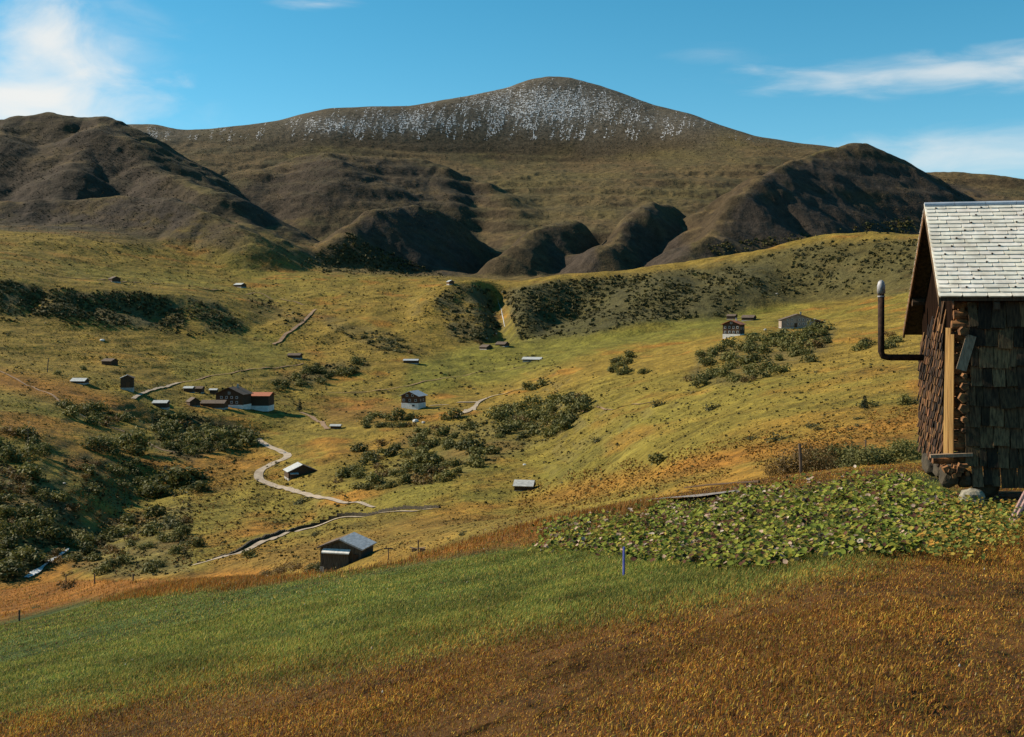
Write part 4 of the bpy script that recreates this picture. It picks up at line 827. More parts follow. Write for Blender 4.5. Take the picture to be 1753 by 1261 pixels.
stones = [(898,796,7,'white boulder on the golden slope below the bushes',200),(711,722,13,'large pale rock in the hollow below the white based house',420),(725,724,9,'smaller pale rock beside the large one in the hollow',420),(175,583,9,'white outcrop on the grass below the dark left escarpment',500),(1148,866,7,'white stone at the upper left edge of the leafy patch',25),
 (833,580,6,'small pinkish rock at the foot of the brown mound',640),(848,572,7,'pinkish rock beside the stream mouth',640),(620,862,5,'pale stone at the edge of the dirt road',150),(250,822,8,'white stone beside the dark bush clump',220),(110,828,7,'pale stones in the gully left of the dark clump',180),(487,776,7,'pale rock where the dirt road vanishes',330),
 (740,868,5,'pale stone in the short dark bush row, left of two',150),(748,869,5,'pale stone in the short dark bush row, right of two',150),(48,790,9,'pale stones below the dark bushes at the left edge',200),(1310,565,8,'pale pile beside the large plastered house',500),(682,600,6,'pale rock in the dark scrub left of the low hut',600),(1330,503,5,'pinkish rock on the ridge slope behind the plastered house',700)]
for i, (u, v, px, lab, ym) in enumerate(stones):
    x, y, z = ground_at(u, v, ym); sz = px * y / F * 0.36
    o = link('rock', rock_mesh('rock', sz*1.3, sz, sz*0.75, 200 + i, 2), M['frame' if 'white' in lab else 'stone']); o.location = (x, y, z + sz*0.3); o.rotation_euler = (0, 0, i); tag(o, lab, 'rock')

# ------------------------------------------------------------------ shrubs and trees (each its own object; copies share mesh data)
def lumps(n, seed, flat=0.7):
    q = np.random.default_rng(seed); out = []
    for i in range(n):
        a = q.random() * 2 * math.pi; d = 0.42 * q.random() ** 0.5; rr = q.uniform(0.16, 0.30)
        out.append((d*math.cos(a), d*math.sin(a), q.uniform(0.12, 0.55) * flat * (1.15 - d), rr, rr, rr * q.uniform(0.7, 1.1)))
    return out
SH = {}
for kind, mat, specs in (('alder', 'leafA', ((420, 8, .06), (420, 10, .06), (380, 7, .065), (420, 9, .058), (440, 12, .055))), ('juniper', 'leafB', ((360, 7, .055), (360, 9, .055), (340, 6, .06))), ('autumn', 'leafC', ((300, 8, .05), (320, 9, .05)))):
    SH[kind] = []
    for i, (n, k, lf) in enumerate(specs):
        me = leaf_mesh('shrub', n, lumps(k, 11*i + len(kind), 0.8 if kind != 'juniper' else 0.55), lf, 40 + i + 7*len(kind)); me.materials.append(M[mat]); SH[kind].append(me)
BIG = []
for i in range(3):
    me = leaf_mesh('shrub', 2600, lumps(14, 300 + i, 0.85), 0.028, 500 + i); me.materials.append(M['leafA']); BIG.append(me)
BIGC = leaf_mesh('shrub', 1500, lumps(12, 333, 0.9), 0.024, 555); BIGC.materials.append(M['leafC'])
sr = random.Random(11); nsh = [0]
def shrub(u, v, px, label, kind='alder', group=None, ymin=100, asp=0.9, big=False, cat='shrub'):
    x, y, z = ground_at(u, v, ymin); sz = (1.0 if big else 1.3) * px * y / F
    me = (BIGC if kind == 'autumn' else sr.choice(BIG)) if big else sr.choice(SH[kind])
    o = bpy.data.objects.new('shrub', me); col.objects.link(o)
    o.location = (x, y, z - 0.06 * sz); o.rotation_euler = (0, 0, sr.uniform(0, 6.28)); o.scale = (sz * sr.uniform(.9, 1.15), sz * sr.uniform(.9, 1.15), sz * asp * sr.uniform(.85, 1.15)); nsh[0] += 1
    tag(o, label, cat, group); return o
def in_poly(u, v, P):
    c = False; n = len(P)
    for i in range(n):
        x0, y0 = P[i]; x1, y1 = P[(i+1) % n]
        if (y0 > v) != (y1 > v) and u < (x1-x0)*(v-y0)/(y1-y0+1e-9)+x0: c = not c
    return c
def cluster(poly, n, lo, hi, label, group, kind='alder', ymin=100, asp=0.9):
    us = [p[0] for p in poly]; vs = [p[1] for p in poly]; pts = []
    tries = 0
    while len(pts) < n and tries < 4000:
        tries += 1; u, v = sr.uniform(min(us), max(us)), sr.uniform(min(vs), max(vs))
        if in_poly(u, v, poly) and all((u-a)**2 + ((v-b)*2)**2 > (0.30*(lo+hi))**2 for a, b in pts): pts.append((u, v))
        if tries % 400 == 399: lo, hi = lo * .85, hi * .85
    for u, v in pts:
        if sr.random() < 0.16: shrub(u, v, sr.uniform(lo, hi) * .85, 'rusty autumn coloured ' + label.replace('dark green ', '').replace('low green ', '').replace('tall dark ', '').replace('low dark ', '').replace('dark bushy ', '').replace('green ', '').replace('dark ', ''), 'autumn', group, ymin, asp)
        else: shrub(u, v, sr.uniform(lo, hi), label, kind, group, ymin, asp)
cluster([(-10,800),(60,812),(110,840),(135,885),(165,930),(110,958),(40,985),(-10,990)], 32, 24, 46, 'dark green shrub crowding the shaded bank of the stream gully at the left', 'shrubs on the shaded gully bank', 'alder', 175)
cluster([(110,955),(170,895),(330,880),(335,960),(250,985),(100,990)], 30, 18, 36, 'low green shrub on the gully floor right of the white stream', 'shrubs on the gully floor', 'alder', 175)
for a in ((285,838,62),(312,822,46),(248,845,42),(332,842,36),(262,852,44)): shrub(*a, 'tall dark shrub of the round clump above the lone bush in the gully', 'alder', 'tall shrubs of the gully clump', 180)
shrub(285, 905, 50, 'lone rounded dark bush standing on the grassy gully side', 'juniper', None, 180, 0.95)
cluster([(95,692),(150,695),(215,712),(218,735),(140,728)], 13, 15, 28, 'dark shrub in the slanting hedge row across the left slope', 'shrubs of the slanting hedge row', 'alder', 230)
cluster([(140,768),(225,750),(248,770),(205,788)], 10, 18, 32, 'dark shrub in the row around the pointed tree at the left', 'shrubs around the pointed tree', 'alder', 220)
cluster([(-5,735),(30,735),(85,770),(80,792),(20,792),(-5,785)], 9, 26, 40, 'dark bushy shrub behind the thin crossarm pole at the left edge', 'shrubs at the left edge', 'alder', 220)
cluster([(120,795),(240,790),(240,850),(140,850)], 12, 16, 30, 'shrub on the gully slope left of the tall round clump', 'shrubs on the gully slope', 'alder', 200)
cluster([(270,715),(310,715),(350,735),(430,745),(425,765),(330,785),(280,765)], 26, 20, 40, 'dark green shrub in the hollow below the red roofed chalet wing', 'shrubs in the hollow below the chalet', 'alder', 330)
cluster([(465,660),(520,632),(610,618),(625,632),(560,655),(480,668)], 16, 14, 24, 'dark shrub on the short steep slope right of the chalet', 'shrubs on the slope right of the chalet', 'alder', 500)
cluster([(610,735),(640,715),(715,712),(705,735)], 9, 18, 30, 'dark shrub in the hollow below the white based house', 'shrubs below the white based house', 'alder', 430)
cluster([(580,830),(560,795),(690,735),(840,700),(880,700),(860,760),(790,815),(640,845)], 52, 15, 34, 'dark shrub of the scattered thicket on the slope right of the dirt road', 'shrubs of the roadside thicket', 'alder', 210)
cluster([(850,700),(1005,680),(1010,700),(960,745),(870,755)], 30, 20, 38, 'dark shrub of the dense thicket in the middle of the golden slope', 'shrubs of the dense middle thicket', 'alder', 210)
cluster([(640,830),(700,790),(780,800),(770,820),(660,845)], 10, 26, 44, 'tall dark shrub at the lower edge of the roadside thicket', 'tall shrubs at the thicket edge', 'alder', 200)
cluster([(1175,650),(1200,605),(1300,580),(1425,565),(1420,605),(1330,642),(1210,668)], 44, 20, 36, 'dark green shrub covering the knoll below the plastered house', 'shrubs on the knoll below the plastered house', 'alder', 200)
cluster([(1040,620),(1060,610),(1130,625),(1120,650),(1050,645)], 9, 14, 24, 'dark shrub of the loose group left of the bushy knoll', 'shrubs left of the bushy knoll', 'alder', 220)
cluster([(1470,600),(1480,575),(1570,570),(1570,605)], 7, 18, 28, 'green shrub on the slope behind the stovepipe', 'shrubs behind the stovepipe', 'alder', 150)
cluster([(1385,728),(1480,712),(1480,735),(1390,740)], 6, 14, 24, 'low dark shrub along the terrace left of the shingled hut', 'shrubs along the terrace', 'juniper', 80, .6)
cluster([(600,560),(690,585),(720,600),(690,612),(620,590)], 10, 12, 20, 'dark shrub in the scrub above the low dark hut', 'shrubs above the low dark hut', 'juniper', 600, .7)
cluster([(785,585),(800,565),(850,580),(830,592)], 7, 12, 20, 'dark shrub at the foot of the brown mound', 'shrubs at the foot of the mound', 'juniper', 640)
for u, v, px, lab, k, ym in ((1130,792,30,'lone round bush with a long shadow on the open golden slope','alder',90),(1122,696,24,'lone bush on the upper golden slope left of the bushy knoll','juniper',150),(1214,702,26,'lone bush below the bushy knoll','juniper',120),(1327,755,32,'lone dark bush on the slope above the leafy patch, the larger of two','juniper',80),(1290,752,18,'small bush left of a larger one above the leafy patch','juniper',80),(1020,758,20,'small lone bush in the middle of the golden slope','juniper',150),(1556,692,28,'dark bush against the hut wall on the golden slope','alder',80),(1487,697,26,'spiky bush with a dark shadow left of the shingled hut','alder',80),(905,668,26,'dark bush beside the climbing dirt road, left of two','alder',400),(925,662,24,'dark bush beside the climbing dirt road, right of two','alder',400),(522,860,32,'flat wide bush just under the dirt road','juniper',200),(428,955,30,'spiky dark bush standing on the track edge','alder',120),(795,915,14,'small dark bush on the shaded hollow beyond the meadow','juniper',95),(543,916,14,'small dark bush left of the plank barn','juniper',118),(62,1040,18,'flat dark juniper tuft on the orange grass at the left','juniper',30),(115,1008,30,'open wiry bush at the meadow crest at the left','autumn',50),(98,641,16,'green bush beside the dark utility pole','alder',340),(142,632,12,'small green bush below the ruined hut','alder',340),(230,772,40,'pointed dark tree like shrub on the left slope','alder',230),(1230,540,14,'small dark bush left of the two dark huts','juniper',600)):
    shrub(u, v, px, lab, k, None, ym, 0.5 if 'flat' in lab else (1.3 if 'pointed' in lab else 0.85))
for u, v, px in ((1440,799,104),(1482,797,84),(1410,804,70)): shrub(u, v, px, 'leafy green bush behind the orange grass left of the hut', 'alder', 'leafy bushes left of the hut', 36, 0.85, True)
for u, v, px in ((1530,790,92),(1560,785,70),(1506,792,60)): shrub(u, v, px, 'leafy green bush against the gable of the shingled hut', 'alder', 'leafy bushes against the gable', 34, 0.75, True)
for u, v, px in ((470,985,46),(495,982,52),(525,980,50),(548,978,40),(455,990,30)): shrub(u, v, px, 'reddish green shrub of the hedge left of the plank barn', 'autumn' if px > 45 else 'alder', 'hedge shrubs left of the plank barn', 105, 0.8, True)
for u, v, px in ((1375,818,80),(1398,806,70),(1350,826,56),(1330,824,46),(1400,822,56)): shrub(u, v, px, 'dry orange bush behind the leafy patch', 'autumn', 'dry orange bushes behind the leafy patch', 36, 1.1, True)
print('shrubs', nsh[0])
def conifer(u, v, hpx, label, ymin, seed, wide=0.42):
    x, y, z = ground_at(u, v, ymin); hh = hpx * y / F; t = empty('spruce_tree', (x, y, z)); tag(t, label, 'tree')
    mb = MB(); mb.tube([(0, 0, -0.3), (0, 0, hh*0.95)], [hh*0.035, hh*0.006], 7); mb.build('trunk', M['stemw'], t)
    L_ = []; q = np.random.default_rng(seed)
    for i in range(9):
        f = i / 9; rr = wide * hh * (1 - f) * 0.5 + 0.03*hh
        for k in range(6 if i < 6 else 4):
            a = q.random()*6.28; L_.append((math.cos(a)*rr*0.6, math.sin(a)*rr*0.6, hh*(0.12 + 0.86*f) + q.normal()*0.02*hh, rr*0.55, rr*0.55, 0.055*hh))
    me = leaf_mesh('crown', 1100, L_, hh*0.035, seed, 0.35, 0.1); link('crown', me, M['needle'], t)
conifer(513, 704, 24, 'small dark spruce right of the red roofed chalet wing', 440, 1)
conifer(397, 679, 24, 'dark spruce rising behind the gabled chalet block', 500, 2, 0.6)
conifer(408, 677, 18, 'smaller dark spruce rising behind the chalet roof', 500, 3, 0.6)
conifer(1480, 700, 26, 'small dark spruce on the golden slope left of the shingled hut', 80, 4, 0.5)

# ------------------------------------------------------------------ dwarf-shrub heath and tussocks: one mass each
env = np.minimum.accumulate(np.where(YE > 60, VT, 1e9), axis=0)
def cast_many(u, v, ymin):
    th = np.arctan((u - CU) / F); j = np.clip(np.interp(th, TH, np.arange(nT)).round().astype(int), 0, nT-1); i0 = np.searchsorted(RR, ymin)
    rr = np.zeros(len(u)); ok = np.zeros(len(u), bool)
    for k in range(len(u)):
        e = env[i0:, j[k]]; i = np.searchsorted(-e, -v[k])
        if 0 < i < len(e) - 25:
            a, b = e[i-1], e[i]; t = 0.5 if a > 1e8 or abs(a-b) < 1e-6 else (a - v[k]) / (a - b)
            if a < 1e8 and abs(VT[i0+i, j[k]] - e[i]) < 1e-3: rr[k] = RR[i0+i-1] * (1-t) + RR[i0+i] * t; ok[k] = True
    x, y = rr*np.sin(th), rr*np.cos(th); return x, y, ok
def scrub(name, jobs, label, cat, nleaf=6, seed=1):
    q = np.random.default_rng(seed); VV, TT = [], []
    for poly, n, lo, hi, c0, c1, ymin in jobs:
        P = np.array(poly, float); u = q.uniform(P[:, 0].min(), P[:, 0].max(), n*3); v = q.uniform(P[:, 1].min(), P[:, 1].max(), n*3)
        m = np.array([in_poly(a, b, poly) for a, b in zip(u, v)]) & (fbm(u, v*2, 45, 3, 5) + 0.45*q.random(n*3) > 0.0)
        u, v = u[m][:n], v[m][:n]; x, y, ok = cast_many(u, v, ymin); x, y = x[ok], y[ok]; z = H(x, y)
        sz = (lo + (hi - lo) * q.random(len(x)) ** 2.2) * y / F * 0.5
        c = np.asarray(c0) + (np.asarray(c1) - np.asarray(c0)) * q.random((len(x), 1))
        for k in range(nleaf):
            d = q.normal(size=(len(x), 3)); d /= np.linalg.norm(d, axis=1)[:, None]; d[:, 2] = np.abs(d[:, 2]) * 0.6
            ctr = np.stack([x, y, z], 1) + d * sz[:, None] * q.uniform(.3, .9, (len(x), 1)) + np.array([0, 0, .1]) * sz[:, None]
            nr = d + q.normal(size=d.shape) * 0.4; nr /= np.linalg.norm(nr, axis=1)[:, None]; t = np.cross(nr, q.normal(size=d.shape)); t /= np.linalg.norm(t, axis=1)[:, None]; b = np.cross(nr, t)
            s = (sz * q.uniform(.35, .75, len(x)))[:, None]
            VV.append(np.stack([ctr - t*s, ctr - b*s*.8, ctr + t*s, ctr + b*s*.8], 1).reshape(-1, 3)); TT.append(np.repeat(c * q.uniform(.7, 1.3, (len(x), 1)), 4, axis=0))
    V = np.concatenate(VV); T_ = np.concatenate(TT)
    o = link(name, np_mesh(name, V, np.arange(len(V)).reshape(-1, 4), False, T_), M['heath']); tag(o, label, cat, kind='stuff'); print(name, len(V)//4)
DK, DK2, OL = (0.026, 0.028, 0.010), (0.078, 0.066, 0.022), (0.125, 0.10, 0.028)
jobs = []
for p, k in heath_polys:
    P = np.array(p, float); area = 0.5 * abs(np.dot(P[:, 0], np.roll(P[:, 1], 1)) - np.dot(P[:, 1], np.roll(P[:, 0], 1)))
    jobs.append((p, int(area * 0.060 * k), 2.5, 11, DK, DK2, 100 if P[:, 1].min() > 600 else 400))
jobs += [([(860,505),(960,482),(1100,470),(1250,452),(1400,415),(1570,410),(1900,400),(1900,470),(1570,500),(1320,510),(1240,540),(1120,552),(1000,575),(890,582)], 1500, 2.5, 11, DK, OL, 500),
         ([(510,455),(590,400),(650,425),(770,475),(640,470)], 700, 2.5, 7, DK, DK2, 1000),
         ([(1200,420),(1420,395),(1560,370),(1570,400),(1400,404),(1230,440)], 500, 3, 10, DK, OL, 900),
         ([(-20,480),(330,510),(420,570),(330,575),(180,560),(-20,550)], 1500, 2.5, 9, DK, DK2, 450)]
scrub('heath_scrub', jobs, 'dark dwarf shrub heath spread over the steep banks and ridge slopes', 'heath', 6, 21)
jobs = [([(560,840),(560,790),(700,730),(1010,670),(1170,650),(1560,600),(1560,770),(1150,850),(920,880),(640,880)], 1500, 2, 9, DK, OL, 60),
        ([(-20,560),(560,640),(560,720),(430,745),(240,700),(-20,800)], 700, 2, 7, DK, OL, 200),
        ([(300,960),(300,830),(430,760),(640,870),(560,960)], 900, 2, 9, DK, OL, 130),
        ([(100,790),(330,760),(330,900),(150,960)], 700, 3, 11, DK, DK2, 170),
        ([(540,690),(640,640),(900,600),(1050,640),(830,690),(690,740)], 420, 2, 8, DK, OL, 430),
        ([(430,500),(760,490),(740,610),(560,615),(430,590)], 700, 2, 6, DK, OL, 550),
        ([(-20,400),(430,430),(760,480),(430,500),(-20,480)], 500, 2, 6, DK, OL, 700),
        ([(640,950),(700,890),(900,885),(870,915)], 160, 2, 7, DK2, OL, 90)]
scrub('heath_tussocks', jobs, 'small dark tussocks and low bushes dotted over the golden slopes', 'tussock', 6, 22)

GA, GB, GC = (0.10, 0.072, 0.015), (0.25, 0.165, 0.032), (0.24, 0.10, 0.018)
jobs = [([(540,850),(560,780),(700,720),(1010,650),(1170,630),(1570,560),(1570,790),(1150,860),(920,885),(640,885)], 9000, 1.5, 5, GA, GB, 60),
        ([(-20,540),(560,620),(560,740),(430,755),(240,720),(-20,820)], 7000, 1.5, 4, GA, GB, 200),
        ([(300,975),(300,830),(430,755),(640,870),(900,885),(880,920),(560,965)], 6000, 1.5, 5, GA, GC, 90),
        ([(-20,400),(430,430),(860,480),(860,560),(600,640),(430,600),(-20,560)], 6000, 1.5, 4, GA, GB, 560),
        ([(880,890),(1100,845),(1570,775),(1570,690),(1150,770),(900,825)], 8000, 2, 7, GA, GC, 45),
        ([(100,800),(300,760),(330,980),(150,985)], 2500, 2, 6, GA, GC, 170)]
scrub('grass_tufts', jobs, 'golden tufts of dry grass over the middle slopes', 'grass', 4, 23)

q = np.random.default_rng(5); n = 45000; us = q.uniform(200, 1330, n); vs = q.uniform(135, 260, n)
zn = np.maximum.reduce([np.exp(-(((us - 935) / 120) ** 2 + ((vs - 178) / 30) ** 2)), 0.7 * np.exp(-(((us - 720) / 110) ** 2 + ((vs - 205) / 16) ** 2)), 0.75 * np.exp(-(((us - 580) / 75) ** 2 + ((vs - 212) / 12) ** 2)), 0.5 * np.exp(-(((us - 265) / 40) ** 2 + ((vs - 232) / 9) ** 2)), 0.5 * np.exp(-(((us - 1110) / 90) ** 2 + ((vs - 203) / 14) ** 2))])
m = (((0.6 * fbm(us*1.4, vs*1.8, 22, 4, 61) + 1.0 * fbm(us*2.2 + vs*.5, vs*0.55, 16, 3, 62)) * 1.3 + zn * 1.0 - 0.66 + 0.32 * q.random(n)) > 0) & (q.random(n) < 0.8) & (vs < 240)
us, vs = us[m], vs[m]; xs, ys, ok = cast_many(us, vs, 2200); xs, ys = xs[ok], ys[ok]; n = len(xs); vert = q.random(n) < .3
wx = np.where(vert, q.uniform(0.7, 1.3, n), 1.2 + 6 * q.random(n) ** 3); wy = np.where(vert, q.uniform(4, 11, n), q.uniform(1.0, 2.6, n)); V = []
for a_, b_ in ((-1, -.2), (-.3, -1), (1, .1), (.2, 1)):
    px_, py_ = xs + a_*wx*.5 + q.normal(size=n)*.4, ys + b_*wy*.5; V.append(np.stack([px_, py_, H(px_, py_) + 0.7], 1))
V = np.stack(V, 1).reshape(-1, 3); tag(link('snow_patches', np_mesh('snow_patches', V, np.arange(len(V)).reshape(-1, 4)), M['snow']), 'thin streaky patches of fresh snow on the summit and its shoulders', 'snow', kind='stuff'); print('snow', n)
MA, MB_, MC = (0.030, 0.024, 0.014), (0.075, 0.055, 0.028), (0.13, 0.095, 0.045)
jobs = [([(-20,215),(190,215),(430,400),(830,470),(1180,460),(1590,300),(1750,330),(1570,400),(1300,430),(1000,470),(430,440),(-20,400)], 9000, 1.5, 4, MA, MB_, 1100),
        ([(215,230),(560,200),(940,140),(1250,235),(1450,255),(1300,300),(1000,400),(430,400)], 9000, 1.5, 3.5, MB_, MC, 1400)]
scrub('alpine_tussocks', jobs, 'fine speckle of alpine tussocks and stones over the brown mountain slopes', 'tussock', 4, 24)

# ------------------------------------------------------------------ foreground grass: single blades
def blades(name, x, y, hgt, wid, colr, label, seed, lean=0.45):
    q = np.random.default_rng(seed); n = len(x); z = H(x, y)
    a = q.random(n) * 6.283; ln = lean * q.random(n); hd = np.stack([np.cos(a), np.sin(a)], 1); sd = np.stack([-np.sin(a + q.normal(size=n)*.5), np.cos(a)], 1)
    b0 = np.stack([x, y, z - 0.01], 1); h = hgt; tip = b0 + np.stack([hd[:, 0]*h*ln + 0.10*h, hd[:, 1]*h*ln, h*np.sqrt(np.maximum(0.1, 1 - 0.6*ln**2))], 1)
    mid = b0 + np.stack([hd[:, 0]*h*ln*.3 + .02*h, hd[:, 1]*h*ln*.3, h*0.55], 1)
    w2 = np.concatenate([sd * (wid/2)[:, None], np.zeros((n, 1))], 1)
    V = np.stack([b0 - w2, b0 + w2, mid + w2*.8, mid - w2*.8, tip + w2*.15, tip - w2*.15], 1).reshape(-1, 3)
    i = np.arange(n)[:, None] * 6; q4 = np.concatenate([i + np.array([[0, 1, 2, 3]]), i + np.array([[3, 2, 4, 5]])], 1).reshape(-1, 4)
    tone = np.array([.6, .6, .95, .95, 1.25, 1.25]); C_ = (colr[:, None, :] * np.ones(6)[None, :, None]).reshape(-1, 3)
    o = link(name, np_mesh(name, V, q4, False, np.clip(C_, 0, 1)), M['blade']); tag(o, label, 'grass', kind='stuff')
q = np.random.default_rng(99)
def field(n, y0, y1, umin=-420, umax=2000, p=1.0):
    y = (y0**(1+p) + (y1**(1+p) - y0**(1+p)) * q.random(n)) ** (1/(1+p)); u = q.uniform(umin, umax, n); return (u - CU)/F*y, y
X_, Y_ = [], []
for n, y0, y1, p in ((330000, 3.2, 9, 1), (360000, 9, 15, 1), (270000, 15, 22, 1), (340000, 22, 48, 0.6), (60000, 48, 125, 0.3)):
    a, b = field(n, y0, y1, p=p); X_.append(a); Y_.append(b)
x, y = np.concatenate(X_), np.concatenate(Y_); z = H(x, y); u = CU + F*x/y; v = HV - F*z/y
ya = np.interp(u, UA, YA); keep = y < ya*1.10 + 1; 
# keep the hut's footprint and the leafy patch clear
def hut_local(x, y): dx, dy = x - 6.58, y - 18.0; return dx*math.cos(PSI) - dy*math.sin(PSI), dx*math.sin(PSI) + dy*math.cos(PSI)
lx, ly = hut_local(x, y); keep &= ~((lx > 0.25) & (ly > 0.1) & (ly < 4.2))
x, y, u, v = x[keep], y[keep], u[keep], v[keep]
nz = fbm(x, y, 2.4, 3, 401); fine_ = fbm(x, y, 0.7, 2, 402); gw = near_zone(u, v, nz)
isg = q.random(len(x)) < gw
up_e = np.interp(u, [-300, 0, 150, 430, 560, 700, 850, 930, 1050, 1150, 2050], [1075, 1066, 1028, 1003, 985, 962, 940, 928, 925, 905, 800])
iso = (~isg) & (v < up_e + 6) & (u < 1120) & (q.random(len(x)) < np.interp(u, [0, 450, 600, 900, 1120], [1, 1, .30, .22, .5]))
def pick(mask, hlo, hhi, wmin, cols, probs, name, label, seed, lean):
    xs, ys, uu = x[mask], y[mask], u[mask]; n = len(xs); c = np.array(cols)[q.choice(len(cols), n, p=probs)]
    c = c * np.clip(1 + 0.25*q.normal(size=(n, 1)) + 0.55*fbm(xs, ys, .8, 3, 411)[:, None], .25, 2)
    hg = q.uniform(hlo, hhi, n) * (1 + 0.4*fbm(xs, ys, 1.6, 2, 412)) * np.clip(ys/13, .72, 1); wd = np.maximum(wmin*q.uniform(.6, 1.2, n)*np.clip(ys/13, .8, 1), ys*0.0005)
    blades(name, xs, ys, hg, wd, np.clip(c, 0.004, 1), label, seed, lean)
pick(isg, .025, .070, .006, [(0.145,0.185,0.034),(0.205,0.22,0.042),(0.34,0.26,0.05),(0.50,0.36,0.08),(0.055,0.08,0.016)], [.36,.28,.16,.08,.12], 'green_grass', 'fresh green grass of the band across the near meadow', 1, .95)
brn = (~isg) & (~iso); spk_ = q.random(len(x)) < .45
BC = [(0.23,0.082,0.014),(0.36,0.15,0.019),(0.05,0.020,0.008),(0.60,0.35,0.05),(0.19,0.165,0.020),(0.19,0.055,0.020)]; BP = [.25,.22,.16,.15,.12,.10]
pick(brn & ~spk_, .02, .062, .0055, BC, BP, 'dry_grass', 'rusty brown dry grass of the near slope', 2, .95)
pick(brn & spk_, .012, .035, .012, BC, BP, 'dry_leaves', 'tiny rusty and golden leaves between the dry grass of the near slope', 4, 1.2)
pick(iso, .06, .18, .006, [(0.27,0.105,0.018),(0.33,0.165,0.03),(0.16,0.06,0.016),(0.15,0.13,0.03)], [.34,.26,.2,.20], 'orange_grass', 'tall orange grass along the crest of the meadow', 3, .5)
# pale seed heads and little flowers standing above the grass
n = 6000; xs, ys = field(n, 4, 34, p=.8); zs = H(xs, ys); lx, ly = hut_local(xs, ys); m = ~((lx > .2) & (ly > .05)) & (ys < np.interp(CU + F*xs/ys, UA, YA)); xs, ys, zs = xs[m], ys[m], zs[m]; n = len(xs)
hd = q.uniform(.06, .20, n); rad = np.maximum(.0055*q.uniform(.6, 1.4, n), ys*.0004); ctr = np.stack([xs + q.normal(size=n)*.03, ys, zs + hd], 1)
o_ = np.array([[1,0,0],[0,1,0],[-1,0,0],[0,-1,0],[0,0,2.2],[0,0,-1.6]], float); V = (ctr[:, None, :] + o_[None]*rad[:, None, None]).reshape(-1, 3); base = np.arange(n)[:, None, None]*6
Fc = (base + np.array([[0,1,4],[1,2,4],[2,3,4],[3,0,4],[1,0,5],[2,1,5],[3,2,5],[0,3,5]])[None]).reshape(-1, 3)
cc = np.array([(0.42,0.30,0.13),(0.34,0.20,0.06),(0.26,0.12,0.05),(0.60,0.55,0.48),(0.22,0.10,0.06)])[q.choice(5, n, p=[.32,.33,.22,.01,.12])]
tag(link('seed_heads', np_mesh('seed_heads', V, Fc, False, np.repeat(cc, 6, axis=0)), M['blade']), 'pale seed heads standing above the near grass', 'seed heads', kind='stuff')

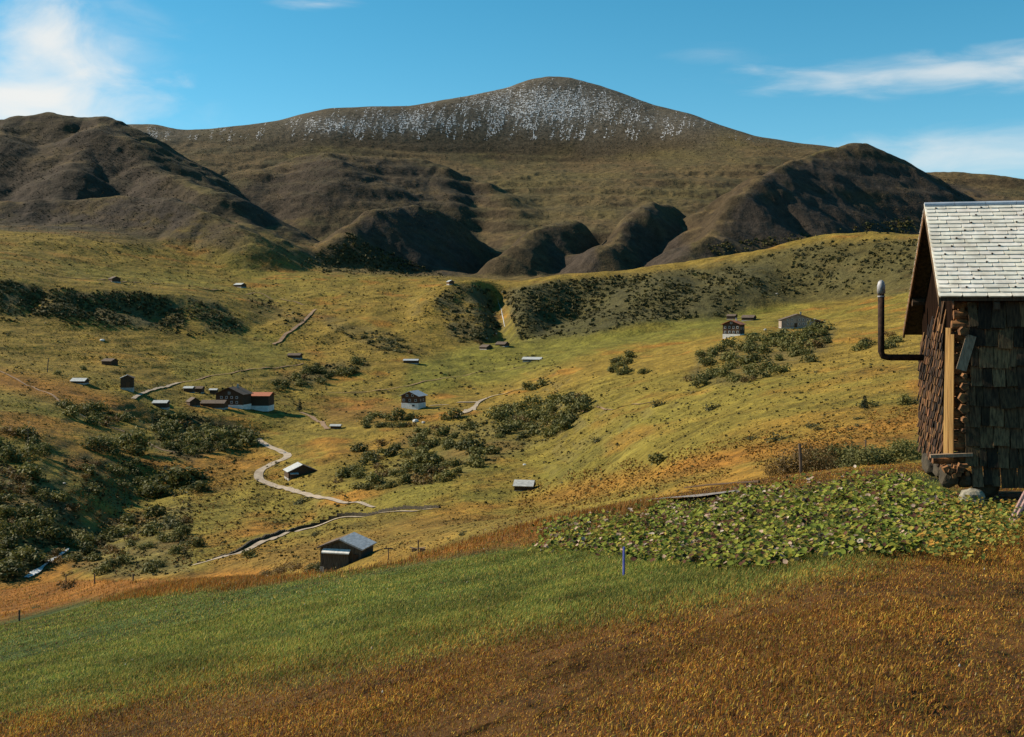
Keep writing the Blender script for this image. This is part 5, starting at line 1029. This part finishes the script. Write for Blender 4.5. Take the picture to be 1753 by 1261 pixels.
# broad dock leaves of the patch below the hut
def leaf_patch(name, n, polys, label, seed, smin, smax, cols, probs, hmax=.13):
    q = np.random.default_rng(seed); U = q.uniform(880, 1760, n*6); Vv = q.uniform(800, 1010, n*6)
    jit = fbm(U, Vv*2, 60, 4, 8)*26 + q.normal(size=len(U))*9
    m = np.zeros(len(U), bool)
    for P in polys: m |= np.array([in_poly(a + j, b + j*.5, P) for a, b, j in zip(U, Vv, jit)])
    dens = fbm(U, Vv*2.2, 70, 3, 18); m &= (dens + 0.75*q.random(len(U)) > 0.12); m &= ~(np.array([in_poly(a + j, b + j*.4, [(1265,908),(1350,892),(1450,888),(1490,925),(1400,940),(1320,942)]) for a, b, j in zip(U, Vv, jit)]) & (q.random(len(U)) < .85))
    U, Vv = U[m][:n], Vv[m][:n]; th = np.arctan((U-CU)/F); xs, ys = [], []
    for a, b in zip(U, Vv): X0, Y0, _ = ground_at(a, b, 9); xs.append(X0); ys.append(Y0)
    xs, ys = np.array(xs), np.array(ys); lx, ly = hut_local(xs, ys); ok = (ys < 60) & ~((lx > 0.3) & (ly > .1)); xs, ys = xs[ok], ys[ok]; n = len(xs)
    xs = xs + q.normal(size=n)*.1; zs = H(xs, ys) + q.uniform(.04, hmax, n)
    s = q.uniform(smin, smax, n) * np.clip(ys/18, .85, 1.15); a = q.random(n)*6.283; nr = np.stack([q.normal(size=n)*.45 - .15, q.normal(size=n)*.45 - .15, np.ones(n)], 1); nr /= np.linalg.norm(nr, axis=1)[:, None]
    t = np.cross(nr, np.stack([np.cos(a), np.sin(a), 0*a], 1)); t /= np.linalg.norm(t, axis=1)[:, None]; b = np.cross(nr, t)
    outl = [(-1,0),(-.62,.62),(0,.78),(.6,.55),(1.15,0),(.6,-.55),(0,-.78),(-.62,-.62)]
    ctr = np.stack([xs, ys, zs], 1); pts = [ctr - nr*s[:, None]*.10]
    for k, (p_, q_) in enumerate(outl): pts.append(ctr + (t*p_ + b*q_)*s[:, None]*q.uniform(.85, 1.15, (n, 1)) + nr*s[:, None]*(.16 if k % 2 else .05)*q.uniform(0, 1.6, (n, 1)))
    V = np.stack(pts, 1).reshape(-1, 3); base = np.arange(n)[:, None, None]*9
    Fc = (base + np.array([[0, k+1, (k+1) % 8 + 1] for k in range(8)])[None]).reshape(-1, 3)
    c = np.array(cols)[q.choice(len(cols), n, p=probs)] * q.uniform(.75, 1.25, (n, 1))
    tag(link(name, np_mesh(name, V, Fc, True, np.repeat(c, 9, axis=0)), M['bigleaf']), label, 'plants', kind='stuff')
patch = [[(915,940),(960,905),(1060,890),(1130,862),(1250,852),(1330,835),(1420,820),(1560,812),(1650,822),(1650,870),(1640,920),(1560,935),(1440,952),(1290,968),(1190,966),(1090,955),(1000,948)]]
leaf_patch('dock_leaves', 22000, patch, 'broad green and withered pinkish leaves of the weed patch below the shingled hut', 31, .022, .052, [(0.15,0.18,0.024),(0.22,0.22,0.030),(0.07,0.09,0.015),(0.26,0.20,0.035),(0.10,0.042,0.024),(0.36,0.245,0.17),(0.44,0.35,0.27),(0.025,0.026,0.009)], [.25,.19,.17,.10,.11,.05,.01,.12])
leaf_patch('nettle_leaves', 4500, [[(1640,860),(1700,880),(1760,885),(1760,960),(1600,960),(1560,940)]], 'small yellow green leaves among dry stalks at the foot of the hut', 32, .018, .036, [(0.16,0.17,0.03),(0.30,0.22,0.04),(0.34,0.17,0.03),(0.07,0.10,0.02)], [.35,.25,.2,.2], .22)
